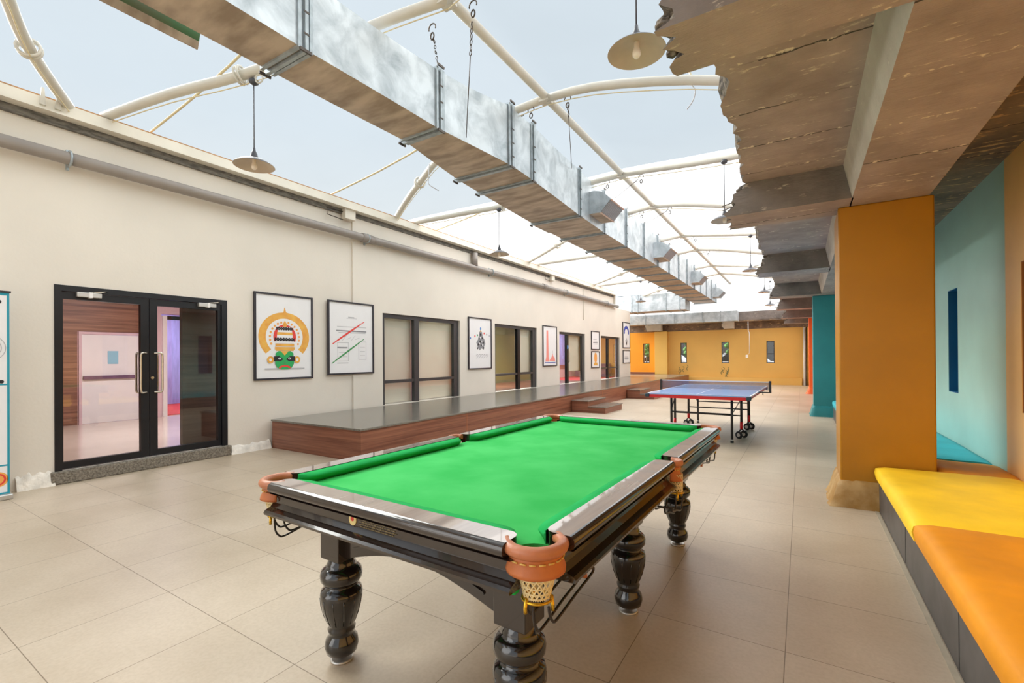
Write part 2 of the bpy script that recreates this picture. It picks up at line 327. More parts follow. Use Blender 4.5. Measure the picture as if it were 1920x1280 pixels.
# ------------------------------------------------------------------ mesh collector
class MB:
    def __init__(s): s.bm = bmesh.new(); s.mats = []
    def mi(s, m):
        m = MT[m] if isinstance(m, str) else m
        if m not in s.mats: s.mats.append(m)
        return s.mats.index(m)
    def face(s, pts, m, smooth=False):
        vs = [s.bm.verts.new(p) for p in pts]; f = s.bm.faces.new(vs); f.material_index = s.mi(m); f.smooth = smooth; return f
    def box(s, x0, x1, y0, y1, z0, z1, m, bev=0, T=None):
        i = s.mi(m); c = [(x0, y0, z0), (x1, y0, z0), (x1, y1, z0), (x0, y1, z0), (x0, y0, z1), (x1, y0, z1), (x1, y1, z1), (x0, y1, z1)]
        if T: c = [T @ Vector(p) for p in c]
        vs = [s.bm.verts.new(p) for p in c]; fs = []
        for q in ((0, 3, 2, 1), (4, 5, 6, 7), (0, 1, 5, 4), (1, 2, 6, 5), (2, 3, 7, 6), (3, 0, 4, 7)):
            f = s.bm.faces.new([vs[k] for k in q]); f.material_index = i; fs.append(f)
        if bev:
            es = list({e for f in fs for e in f.edges})
            r = bmesh.ops.bevel(s.bm, geom=es, offset=bev, segments=2, affect='EDGES', profile=.5)
            for f in r['faces']: f.material_index = i; f.smooth = True
        return s
    def prism(s, poly, axis, a, b, m, m2=None, smooth=False):
        """poly: 2-D outline in the two other axes, extruded along axis from a to b"""
        def P(u, v, w):
            return {'x': (w, u, v), 'y': (u, w, v), 'z': (u, v, w)}[axis]
        A = [s.bm.verts.new(P(u, v, a)) for u, v in poly]; B = [s.bm.verts.new(P(u, v, b)) for u, v in poly]
        n = len(poly); i = s.mi(m); j = s.mi(m2) if m2 else i
        for vs in (A, B[::-1]):
            f = s.bm.faces.new(vs); f.material_index = j
        for k in range(n):
            f = s.bm.faces.new([A[k], B[k], B[(k+1) % n], A[(k+1) % n]]); f.material_index = i; f.smooth = smooth
        return s
    def tube(s, pts, r, m, n=10, closed=False, cap=True, smooth=True):
        pts = [Vector(p) for p in pts]; i = s.mi(m); rings = []
        rr = r if isinstance(r, (list, tuple)) else [r]*len(pts)
        L = len(pts); prev = None
        for k, p in enumerate(pts):
            if closed: t = (pts[(k+1) % L]-pts[k-1])
            else: t = pts[min(k+1, L-1)]-pts[max(k-1, 0)]
            t = t.normalized()
            if prev is None:
                a = Vector((0, 0, 1)) if abs(t.z) < .9 else Vector((1, 0, 0))
                u = t.cross(a).normalized()
            else:
                u = (prev - t*prev.dot(t))
                u = u.normalized() if u.length > 1e-6 else t.orthogonal().normalized()
            prev = u; v = t.cross(u)
            rings.append([s.bm.verts.new(p+(u*math.cos(2*PI*q/n)+v*math.sin(2*PI*q/n))*rr[k]) for q in range(n)])
        for k in range(L if closed else L-1):
            A, B = rings[k], rings[(k+1) % L]
            for q in range(n):
                f = s.bm.faces.new([A[q], A[(q+1) % n], B[(q+1) % n], B[q]]); f.material_index = i; f.smooth = smooth
        if cap and not closed:
            for R_ in (rings[0][::-1], rings[-1]):
                f = s.bm.faces.new(R_); f.material_index = i
        return s
    def lathe(s, prof, m, c=(0, 0, 0), n=28, smooth=True, T=None, cap=True):
        i = s.mi(m); rings = []
        for r, z in prof:
            ring = []
            for q in range(n):
                a = 2*PI*q/n; p = Vector((c[0]+r*math.cos(a), c[1]+r*math.sin(a), c[2]+z))
                ring.append(s.bm.verts.new(T @ p if T else p))
            rings.append(ring)
        for A, B in zip(rings, rings[1:]):
            for q in range(n):
                f = s.bm.faces.new([A[q], A[(q+1) % n], B[(q+1) % n], B[q]]); f.material_index = i; f.smooth = smooth
        if cap:
            f = s.bm.faces.new(rings[0][::-1]); f.material_index = i
            f = s.bm.faces.new(rings[-1]); f.material_index = i
        return s
    def grid(s, rows, m, smooth=True):
        i = s.mi(m); V = [[s.bm.verts.new(p) for p in r] for r in rows]
        for A, B in zip(V, V[1:]):
            for q in range(len(A)-1):
                f = s.bm.faces.new([A[q], A[q+1], B[q+1], B[q]]); f.material_index = i; f.smooth = smooth
        return s
    def build(s, name, parent=None, loc=None, rz=0):
        bmesh.ops.recalc_face_normals(s.bm, faces=s.bm.faces[:])
        me = bpy.data.meshes.new(name); s.bm.to_mesh(me); s.bm.free()
        for m in s.mats: me.materials.append(m)
        o = bpy.data.objects.new(name, me); COL.objects.link(o)
        if parent: o.parent = parent
        if loc: o.location = loc
        if rz: o.rotation_euler.z = rz
        return o
def tag(o, label, cat, group=None, kind=None):
    o['label'] = label; o['category'] = cat
    if group: o['group'] = group
    if kind: o['kind'] = kind
    return o
def struct(o, label=None):
    o['kind'] = 'structure'
    if label: o['label'] = label
    return o
def empty(name, loc=(0, 0, 0), rz=0):
    o = bpy.data.objects.new(name, None); COL.objects.link(o); o.location = loc; o.rotation_euler.z = rz; o.empty_display_size = .1; return o
def kids(o): return [c for c in bpy.data.objects if c.parent == o]
def copy_tree(o, parent=None):
    c = o.copy(); COL.objects.link(c)
    if parent: c.parent = parent
    for ch in kids(o): copy_tree(ch, c)
    return c
def arc(cx, cy, r, a0, a1, n): return [(cx+r*math.cos(a0+(a1-a0)*k/n), cy+r*math.sin(a0+(a1-a0)*k/n)) for k in range(n+1)]

exec_order = []
# ================================================================== LARGE STRUCTURE
XW, XR, YF, YB = -6.9, 1.43, 25.0, -3.2
b = MB(); b.box(-7.0, 1.6, YB-.1, YF+.2, -.2, 0, 'floor'); struct(b.build('floor'), 'large beige floor tiles')
b = MB(); b.box(.525, .552, YB, 5.06, 0, .004, 'kerb'); struct(b.build('trim_1'), 'pale strip along the foot of the yellow bench')

# left wall, with door and window openings  (y0, y1, z0, z1)
OPEN = [(1.64, 3.44, .14, 2.19), (6.30, 8.70, .44, 2.24), (10.18, 12.48, .44, 2.26), (14.04, 16.20, .44, 2.22), (17.83, 20.1, .44, 2.22)]
b = MB()
def wall_seg(y0, y1, z0, z1, xf=XW): b.box(xf-.22, xf, y0, y1, z0, z1, 'cream')
ys = YB
for (a, c, z0, z1) in OPEN:
    xf = XW-.03 if ys < 5.6 else XW
    if ys < 5.6 < a:
        wall_seg(ys, 5.6, 0, 3.92, XW-.03); wall_seg(5.6, a, 0, 3.92, XW)
    else: wall_seg(ys, a, 0, 3.92, xf)
    if a > 17: wall_seg(a, 19.3, z1, 3.92); wall_seg(19.3, c, z1, 3.5)
    else: wall_seg(a, c, z1, 3.92, XW-.03 if a < 5 else XW)
    wall_seg(a, c, 0, z0, XW-.03 if a < 5 else XW)
    ys = c
wall_seg(ys, 21.6, 0, 3.5)
struct(b.build('wall_left'), 'long cream painted wall with windows and posters')
# plaster patches at the foot of the wall beside the door
for (y0, y1, h) in ((1.34, 1.63, .17), (3.46, 4.04, .13)):
    b = MB(); rows = []
    n = 14
    for k in range(n+1):
        y = y0+(y1-y0)*k/n; hh = h*(.75+.35*random.random())
        rows.append([(XW+.035+.02*random.random(), y, 0), (XW+.018+.012*random.random(), y, hh*.35), (XW+.006+.006*random.random(), y, hh*.75), (XW-.035, y, hh)])
    b.grid(rows, 'plaster'); struct(b.build('baseboard_left'), 'rough white plaster patch at the foot of the cream wall')
# step of the pilaster is the change of wall plane at y = 5.6
# top gutter beam over left wall
b = MB()
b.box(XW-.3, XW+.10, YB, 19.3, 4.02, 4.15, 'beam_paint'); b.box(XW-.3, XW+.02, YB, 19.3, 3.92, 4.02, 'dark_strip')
b.box(XW-.3, XW+.05, YB, 19.34, 4.15, 4.185, 'brown_edge'); b.box(XW-.3, XW+.16, YB, 19.3, 4.0, 4.02, 'beam_paint')
b.box(XW-.3, XW+.10, 19.3, 19.34, 3.5, 4.15, 'beam_paint')
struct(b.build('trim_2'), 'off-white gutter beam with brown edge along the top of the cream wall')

# right wall: ochre / teal / orange / mustard bays with tall slots
b = MB()
def rw(y0, y1, z0, z1, m): b.box(XR, XR+.35, y0, y1, z0, z1, m)
SL = [(4.55, 5.09, .90, 2.06, 'amber_recess'), (6.80, 7.19, .93, 2.08, 'blue_recess')]
rw(YB, 4.55, 0, 3.0, 'must_wall'); rw(5.09, 5.41, 0, 3.0, 'must_wall'); rw(4.55, 5.09, 0, .90, 'must_wall'); rw(4.55, 5.09, 2.06, 3.0, 'must_wall')
rw(5.41, 6.80, 0, 3.0, 'teal_wall'); rw(7.19, 12.6, 0, 3.0, 'teal_wall'); rw(6.80, 7.19, 0, .93, 'teal_wall'); rw(6.8, 7.19, 2.08, 3.0, 'teal_wall')
rw(12.6, 19.8, 0, 3.0, 'orange_col'); rw(19.8, YF+.2, 0, 3.0, 'far_must')
struct(b.build('wall_right'), 'side wall painted in ochre, teal and orange bays')
for k, (y0, y1, z0, z1, m) in enumerate(SL):
    b = MB(); b.box(XR+.22, XR+.34, y0-.001, y1+.001, z0, z1, m)
    b.box(XR+.004, XR+.22, y0, y0+.006, z0, z1, m); b.box(XR+.004, XR+.22, y1-.006, y1, z0, z1, m)
    b.box(XR+.004, XR+.22, y0, y1, z1-.006, z1, m); b.box(XR+.004, XR+.22, y0, y1, z0, z0+.006, m)
    struct(b.build('window_%d' % (9+k)), ('amber' if k == 0 else 'deep blue')+' painted tall slot niche in the side wall')

# far wall with four slot windows
b = MB()
FW = [(-7.27, -6.93), (-5.33, -5.02), (-3.38, -3.04), (-1.42, -1.09)]
WZ0, WZ1 = 1.02, 2.06
def fwall(x0, x1, z0, z1):
    # colour bands: amber | pale pier | mustard
    for (a, c, m) in ((-12, -6.58, 'far_orange'), (-6.58, 2.0, 'far_must')):
        u, v = max(a, x0), min(c, x1)
        if v > u: b.box(u, v, YF, YF+.25, z0, z1, m)
x = -12
for a, c in FW:
    fwall(x, a, 0, 2.66); fwall(a, c, 0, WZ0); fwall(a, c, WZ1, 2.66); x = c
fwall(x, 2.0, 0, 2.66)
b.box(-6.58, -5.94, YF-.3, YF, 0, 2.66, 'far_pale')
b.box(-5.94, .0, YF-.22, YF, 0, .32, 'far_must')
b.box(-12, 2.0, YF, YF+.25, 2.66, 3.1, 'conc_dark')
struct(b.build('wall_far'), 'mustard end wall with four narrow windows')
for k, (a, c) in enumerate(FW):
    t = struct(empty('window_%d' % (5+k), ((a+c)/2, YF+.05, WZ0)), 'narrow window in the mustard end wall')
    w = (c-a)/2; f = MB()
    for (x0, x1, z0, z1) in ((-w, w, 0, .035), (-w, w, 1.005, 1.04), (-w, -w+.035, .035, 1.005), (w-.035, w, .035, 1.005), (-w+.035, w-.035, .42, .45)):
        f.box(x0, x1, -.02, .03, z0, z1, 'grey_alu')
    f.build('frame', t); g = MB(); g.box(-w+.035, w-.035, 0, .006, .035, 1.005, 'glass_win'); g.build('pane', t)
# back wall behind the camera and its side; opened to let fill light in
b = MB(); b.box(-7.2, -5.6, YB-.2, YB, 0, 4.2, 'cream'); b.box(1.0, 1.8, YB-.2, YB, 0, 3.0, 'cream'); struct(b.build('wall_back'))
b = MB(); b.box(-20, 16, -30, -3.3, -.25, -.02, 'inner_floor'); struct(b.build('floor'))

# ---- right side concrete ceiling
def rough_box(b, x0, x1, y0, y1, z0, z1, ny, nz, jit, mface, mend, slope=0, xs=None, bottom=None, side=None):
    """box whose -x end is a broken, irregular face"""
    ie = b.mi(mend); V = []
    for j in range(ny+1):
        y = y0+(y1-y0)*j/ny; row = []; by = (xs(y) if xs else x0)
        for k in range(nz+1):
            z = z0+(z1-z0)*k/nz
            row.append(b.bm.verts.new((by+slope*(k/nz)+random.uniform(-jit, jit), y+(random.uniform(-.3, .3)*(y1-y0)/ny if 0 < j < ny else 0), z+(random.uniform(-.2, .2)*(z1-z0)/nz if 0 < k < nz else 0))))
        V.append(row)
    for j in range(ny):
        for k in range(nz):
            f = b.bm.faces.new([V[j][k], V[j][k+1], V[j+1][k+1], V[j+1][k]]); f.material_index = ie
    c00 = [b.bm.verts.new((x1, y0, z0)), b.bm.verts.new((x1, y0, z1)), b.bm.verts.new((x1, y1, z1)), b.bm.verts.new((x1, y1, z0))]
    for vs, m in (([V[0][k] for k in range(nz+1)]+[c00[1], c00[0]], side or mface), ([V[ny][k] for k in range(nz+1)]+[c00[2], c00[3]], side or mface),
                  ([V[j][0] for j in range(ny+1)]+[c00[3], c00[0]], bottom or mface), ([V[j][nz] for j in range(ny+1)]+[c00[2], c00[1]], mface), (c00, mface)):
        f = b.bm.faces.new(vs); f.material_index = b.mi(m)
    return b
ZS, ZB = 2.97, 2.68
random.seed(11)
_j = [random.uniform(-.05, .05) for _ in range(400)]
def slab_x(y): return -.40-.02*min(max(y-3, 0), 5)+.015*math.sin(y*2.3)+_j[int((y+4)*9) % 400]*.45+_j[int((y+4)*2.1) % 400]*.3
b = MB(); rough_box(b, -.44, XR+.35, YB, 24.2, ZS, ZS+.28, 420, 4, .022, 'conc', 'conc_rough', xs=slab_x)
ceil = struct(b.build('ceiling'), 'brown board-marked concrete slab with a broken edge')
b = MB(); b.box(.37, .91, YB, 24.6, ZB, ZS+.01, 'conc')
# paler rendered left cheek, slightly sloped
b.prism([(.37, ZB), (.37, ZS+.005), (.31, ZS+.005)], 'y', YB, 24.6, 'conc_pale')
b.build('main_beam', ceil)
BY = [(1.92, 2.28), (4.84, 5.36), (8.45, 8.95), (12.0, 12.45), (15.3, 15.75), (18.95, 19.4), (22.2, 22.6)]
for k, (y0, y1) in enumerate(BY):
    b = MB(); rough_box(b, -.60 if k else -.47, .38, y0, y1, ZB, ZS+.02, 9, 9, .045, 'conc_grey', 'conc_rough', slope=.14 if k else .08, bottom='conc')
    random.seed(20+k)
    for q in range(26):     # broken lumps clinging to the sheared end
        zz = random.uniform(ZB+.02, ZS); yy = random.uniform(y0+.02, y1-.02)
        xx = (-.60 if k else -.49)+.14*(zz-ZB)/(ZS-ZB)+random.uniform(-.02, .04); r = random.uniform(.012, .035)
        b.tube([(xx-r, yy, zz), (xx, yy+r*.4, zz+r*.3), (xx+r, yy, zz)], [r*.5, r, r*.6], 'conc_rough', 6, smooth=False)
    for q in range(2 if k else 0):      # snapped reinforcement bars
        zz = random.uniform(ZB+.08, ZS-.03); yy = random.uniform(y0+.08, y1-.08)
        b.tube([(-.45, yy, zz), (-.58, yy, zz+.01), (-.66, yy+.01, zz-.005)], .005, 'steel_dark', 6)
    b.build('cross_beam', ceil)
# strip of darker ceiling against the side wall
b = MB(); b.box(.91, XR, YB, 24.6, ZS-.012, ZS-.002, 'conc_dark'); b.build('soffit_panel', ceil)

# far end concrete beam and haunches
b = MB(); b.box(-8.0, .3, 24.35, 25.1, 3.06, 3.45, 'conc_grey'); b.box(-8.0, .3, 24.36, 25.0, 3.0, 3.06, 'conc_dark')
b.box(-12, 2, 25.0, 25.25, 3.1, 3.45, 'conc_grey')
struct(b.build('trim_3'), 'grey concrete beam over the mustard end wall')
for xx, w in ((-2.93, .28), (-6.45, .45)):
    b = MB(); rough_box(b, xx-w, xx+w*.7, 24.2, 24.6, 2.68, 3.2, 4, 6, .06, 'conc_pale', 'conc_rough', slope=-.05)
    tag(b.build('beam_stub'), 'broken pale concrete beam stub '+('above the mustard wall near its middle' if xx > -4 else 'on top of the pale pier at the end wall'), 'beam')

# columns
def column(y0, x0, m, mb, label, plaster):
    t = empty('column', ((x0+.94)/2, y0+.28, 0))
    def L(x): return x-(x0+.94)/2
    b = MB(); b.box(L(x0), L(.94), -.28, .28, 0, ZB, m, .012); b.build('shaft', t)
    b = MB(); rows = []
    n = 22; random.seed(int(y0*10))
    per = []   # plinth follows front and left faces
    pts = [(L(.94)+.0, -.28)]+[(L(.94)+(L(x0)-L(.94))*k/n, -.28) for k in range(1, n+1)]+[(L(x0), -.28+.56*k/16) for k in range(1, 17)]
    for (px, py) in pts:
        ox = -1 if px <= L(x0)+.001 else 0; oy = -1 if py <= -.279 else 0
        a = plaster*(.7+.6*random.random())*(.55 if ox == 0 else 1)
        rows.append([(px+ox*(.035+a), py+oy*(.03+.6*a), 0), (px+ox*(.03+.55*a), py+oy*(.028+.35*a), .06), (px+ox*.026, py+oy*.022, .19), (px+ox*.004, py+oy*.003, .225+.02*random.random()), (px-ox*.01, py-oy*.01, .24)])
    b.grid(rows, mb); b.build('skirting', t)
    tag(t, label, 'column'); return t
column(5.10, .285, 'mustard_col', 'mustard_base', 'square mustard-orange concrete column behind the yellow bench', .05)
column(12.3, .21, 'teal_col', 'teal_col', 'square teal concrete column, second from the front', .035)
column(19.4, .21, 'orange_col', 'orange_col', 'square bright orange concrete column farthest back', .07)

# ---- roof: membrane, ridge pipe, arches
WY = [-3.3, 1.85, 6.95, 12.2, 17.3, 22.4]
XRG = -2.87; ZR = 4.80
near_t = [(-6.9, -.28, 4.18), (-6.2, -.72, 4.24), (-5.5, -1.08, 4.35), (-4.67, -1.46, 4.47), (-3.6, -1.57, 4.68), (-2.87, -1.47, 4.80)]
far_t = [(-6.9, .22, 4.20), (-5.88, .48, 4.28), (-5.05, .81, 4.38), (-4.2, 1.13, 4.54), (-3.39, 1.40, 4.70), (-2.87, 1.60, 4.80)]
def smooth_path(P, k=4):
    P = [Vector(p) for p in P]; out = []
    for i in range(len(P)-1):
        p0 = P[max(i-1, 0)]; p1 = P[i]; p2 = P[i+1]; p3 = P[min(i+2, len(P)-1)]
        for q in range(k):
            t = q/k; out.append(.5*((2*p1)+(-p0+p2)*t+(2*p0-5*p1+4*p2-p3)*t*t+(-p0+3*p1-3*p2+p3)*t**3))
    return out+[P[-1]]
def zprof(x):
    X = [-7.3, -6.9, -5.88, -5.05, -4.2, -3.39, -2.87]; Z = [4.17, 4.20, 4.29, 4.40, 4.55, 4.70, 4.80]
    x = x if x <= XRG else 2*XRG-x
    x = max(x, X[0])
    for i in range(len(X)-1):
        if x <= X[i+1]: return Z[i]+(Z[i+1]-Z[i])*(x-X[i])/(X[i+1]-X[i])
    return Z[-1]
arch_paths = []
for i, wy in enumerate(WY):
    for tmpl, nm in ((near_t, 'steep'), (far_t, 'gentle')):
        for side in (1, -1):
            T_ = tmpl
            if i == 1 and nm == 'steep': T_ = [(-6.9, -.07, 4.15), (-6.32, -.43, 4.22), (-5.94, -.64, 4.27), (-5.51, -.82, 4.33), (-4.4, -1.25, 4.5), (-2.87, -1.5, 4.80)]
            P = [((x if side == 1 else 2*XRG-x), wy+dy, z) for x, dy, z in T_]
            if wy > 20 and nm == 'gentle': continue
            P = smooth_path(P, 3); arch_paths.append((i, nm, side, P))
            b = MB(); b.tube(P, .052, 'white_steel', 12)
            # thin edge cable slung under the arch
            Q = [p+Vector((0, .02, -.075-.02*math.sin(PI*k/len(P)))) for k, p in enumerate(P)]
            ord_ = ['first', 'second', 'third', 'fourth', 'fifth', 'sixth'][i]
            t = tag(b.build('roof_arch'), 'white curved roof pipe, %s bay, %s of the ridge, %s one' % (ord_, 'left' if side == 1 else 'right', 'nearer' if nm == 'steep' else 'farther'), 'roof pipe', 'curved white roof pipes')
            b = MB(); b.tube(Q, .006, 'seam', 5); b.build('edge_cable', t)
            if side == 1 or i < 3:
                # clamp rings on the pipe
                for kk in (((5,) if (i == 1 and nm == 'steep') else (6,)) if side == 1 else (4,)):
                    if kk < len(P)-1:
                        d = (P[kk+1]-P[kk-1]).normalized(); c = P[kk]
                        u = d.cross(Vector((0, 0, 1))).normalized(); v = d.cross(u)
                        b = MB()
                        for off in (-.02, .02):
                            b.tube([c+d*off+(u*math.cos(a)+v*math.sin(a))*.085 for a in [2*PI*q/14 for q in range(14)]], .014, 'white_steel', 6, closed=True)
                        if nm == 'gentle':
                            b.tube([c+d*.22+u*0+Vector((0, 0, -.09))+(d*math.cos(a)+v*math.sin(a))*.045 for a in [2*PI*q/12 for q in range(12)]], .01, 'white_steel', 6, closed=True)
                        b.build('clamp', t)
b = MB(); b.tube([(XRG, YB, ZR+.02), (XRG, 10, ZR+.02), (XRG, 24.2, ZR+.02)], .055, 'white_steel', 12)
rp_ = tag(b.build('ridge_pipe'), 'long white ridge pipe running the length of the roof', 'roof pipe')
for i, wy in enumerate(WY[1:5]):
    for dy in (-1.47, 1.60):
        b = MB(); b.box(XRG-.07, XRG+.07, wy+dy-.07, wy+dy+.07, ZR-.055, ZR-.03, 'white_steel'); b.build('joint_plate', rp_)
def ysplit(x):
    xx = x if x <= XRG else 2*XRG-x
    pts = [(p[0], p[1]) for p in far_t]
    if xx <= pts[0][0]: return 6.95+pts[0][1]
    for (a, ya), (c, yc) in zip(pts, pts[1:]):
        if xx <= c: return 6.95+ya+(yc-ya)*(xx-a)/(c-a)
    return 6.95+1.6
def sheet(name, m, f0, f1, ny, label):
    b = MB(); rows = []
    NX = 36
    for i in range(ny+1):
        row = []
        for j in range(NX+1):
            x = -7.2+(1.5+7.2)*j/NX; y = f0(x)+(f1(x)-f0(x))*i/ny
            row.append((x, y, zprof(x)+.085+.03*math.sin((y-1.85)/5.15*2*PI)))
        rows.append(row)
    b.grid(rows, m); return tag(b.build(name), label, 'roof')
mn = sheet('roof_membrane', 'mem_near', lambda x: YB-.2, ysplit, 24, 'bluish translucent roof film over the near half of the hall')
mf = sheet('roof_membrane', 'mem_far', ysplit, lambda x: 24.3, 36, 'brighter white roof fabric over the far half of the hall')
# amber seams welded across the membrane
for (x0, y0, x1, y1) in ((-7.1, 2.54, -4.4, 2.55), (-7.1, 5.2, -4.3, 5.1), (-7.1, 7.95, -4.9, 7.7)):
    pts = [(x0+(x1-x0)*k/8, y0+(y1-y0)*k/8, zprof(x0+(x1-x0)*k/8)+.03) for k in range(9)]
    b = MB(); b.tube(pts, .014, 'seam', 6); b.build('seam', mn)

# ================================================================== LEFT WALL FITTINGS
# ---- double glass door
t = struct(empty('door_1', (-6.97, 2.54, .14)), 'black framed double glass door with steel pull handles')
def LY(y): return y-2.54
b = MB()
b.box(-.05, .05, LY(1.642), LY(1.70), 0, 2.05, 'black_alu'); b.box(-.05, .05, LY(3.365), LY(3.438), 0, 2.05, 'black_alu'); b.box(-.05, .05, LY(1.70), LY(3.365), 1.985, 2.05, 'black_alu')
b.build('door_frame', t)
for k, (a, c) in enumerate(((1.703, 2.512), (2.518, 3.362))):
    s = .06
    b = MB(); hinge_l = a; 
    w0, w1 = (.012, .085) if k == 0 else (.085, .04)
    b.box(-.03, .03, LY(a), LY(a)+w0, .01, 1.98, 'black_alu'); b.box(-.03, .03, LY(c)-w1, LY(c), .01, 1.98, 'black_alu')
    b.box(-.03, .03, LY(a)+w0, LY(c)-w1, .01, .085, 'black_alu'); b.box(-.03, .03, LY(a)+w0, LY(c)-w1, 1.9, 1.98, 'black_alu')
    leaf = b.build('door_leaf', t)
    b = MB(); b.box(-.004, .004, LY(a)+w0, LY(c)-w1, .085, 1.9, 'glass'); b.build('pane', leaf)
    hy = LY(2.415) if k == 0 else LY(2.64)
    b = MB()
    for sx in (1, -1):
        x1 = sx*.07
        oy = -.07 if k == 0 else .07
        q = smooth_path([(sx*.03, hy-oy, .81), (x1*.6, hy-oy*.8, .81), (x1, hy-oy*.2, .81), (x1, hy, .85), (x1, hy, 1.06), (x1, hy, 1.26), (x1, hy-oy*.2, 1.30), (x1*.6, hy-oy*.8, 1.30), (sx*.03, hy-oy, 1.30)], 3)
        b.tube(q, .0125, 'steel', 10)
    b.build('door_handle', leaf)
    b = MB(); cy_ = LY(1.94) if k == 0 else LY(3.18)
    b.box(.03, .085, cy_-.12, cy_+.10, 1.93, 1.985, 'alu', .006); b.box(.03, .09, cy_-.015, cy_+.015, 1.925, 1.99, 'white_paint')
    b.tube([(.06, cy_, 1.99), (.10, cy_+.10, 2.0), (.05, cy_+.16, 2.02)], .007, 'steel', 8)
    b.build('door_closer', leaf)
b = MB(); b.lathe([(.018, 0), (.018, .012)], 'steel', n=16, T=Matrix.Translation((.03, LY(2.545), .99)) @ Matrix.Rotation(PI/2, 4, 'Y')); b.build('lock', t)
b = MB(); b.box(-7.12, -6.865, 1.60, 3.47, 0, .138, 'rough_stone', .012); struct(b.build('trim_4'), 'rough grey stone threshold under the glass door')

# ---- corridor behind the glass door
b = MB(); b.box(-15, -7.13, .4, 7.5, .02, .12, 'inner_floor'); struct(b.build('floor'))
b = MB()
b.box(-11.95, -11.8, .4, 3.12, .12, 3.0, 'lam_in'); b.box(-11.95, -11.8, 3.12, 4.14, 1.92, 3.0, 'lam_in'); b.box(-11.95, -11.8, 4.14, 4.16, .12, 3.0, 'lam_in')
b.box(-11.95, -11.8, 4.16, 4.50, .12, 3.0, 'inner_wall'); b.box(-11.95, -11.8, 4.50, 7.5, 2.36, 3.0, 'inner_wall')
b.box(-15, -7.13, .25, .4, .02, 3.0, 'lam_in'); b.box(-15, -7.13, .25, 7.6, 3.0, 3.1, 'white_paint'); b.box(-15.1, -15, .25, 7.5, .02, 3.0, 'inner_wall')
b.box(-14.9, -11.95, 4.5, 7.5, .12, .135, 'red_carpet'); b.box(-15, -7.13, 7.5, 7.6, .02, 3.0, 'inner_wall')
struct(b.build('wall_corridor'), 'brown laminate corridor wall seen through the glass door')
t = struct(empty('door_2', (-11.78, 3.63, .12)), 'white panic-bar door on the brown laminate wall behind the glass')
b = MB(); b.box(-.03, .02, -.50, -.455, 0, 1.79, 'inner_wall'); b.box(-.03, .02, .455, .50, 0, 1.79, 'inner_wall'); b.box(-.03, .02, -.455, .455, 1.745, 1.79, 'inner_wall'); b.build('door_frame', t)
b = MB(); b.box(-.03, .0, -.45, .45, .005, 1.74, 'white_paint'); lf = b.build('door_leaf', t)
b = MB(); b.box(0, .05, -.44, .40, .86, .93, 'purple', .01); b.build('panic_bar', lf)
b = MB(); b.box(0, .004, -.06, .11, 1.16, 1.42, 'pale_blue'); b.build('notice', lf)
t = struct(empty('door_3', (-11.82, 4.9, .12)), 'glazed opening into the lilac room')
b = MB(); b.box(-.04, .04, -.38, -.30, 0, 2.2, 'white_paint'); b.box(-.04, .04, -.30, 1.0, 2.12, 2.2, 'black_alu'); b.box(-.04, .04, .9, 1.0, 0, 2.2, 'white_paint'); b.build('door_frame', t)
b = MB(); b.box(-14.9, -14.8, 4.6, 7.3, .14, 2.9, 'lilac'); tag(b.build('curtain'), 'lilac pleated curtain at the end of the corridor room', 'curtain')
b = MB(); b.box(-7.50, -7.42, 3.08, 3.62, .12, 2.9, 'lam_dark'); struct(b.build('trim_5'), 'dark wood-grain panel just behind the right door leaf')
for (p, nm) in (((-9.3, 3.6, 2.93), 'ceiling of the corridor'), ((-13.3, 5.6, 2.93), 'ceiling of the lilac room')):
    t = tag(empty('tube_light', p), 'white tube light on the '+nm+' behind the glass door', 'ceiling light')
    b = MB(); b.box(-.04, .04, -.62, .62, 0, .065, 'white_paint'); b.build('batten', t)
    b = MB(); b.tube([(0, -.6, -.025), (0, .6, -.025)], .018, 'tube_light', 10); b.build('tube', t)
    l = bpy.data.lights.new('tube_glow', 'AREA'); l.shape = 'RECTANGLE'; l.size = .2; l.size_y = 1.2; l.energy = 90; l.color = (.97, .95, 1)
    o = bpy.data.objects.new('tube_glow', l); COL.objects.link(o); o.location = (p[0], p[1], p[2]-.06)

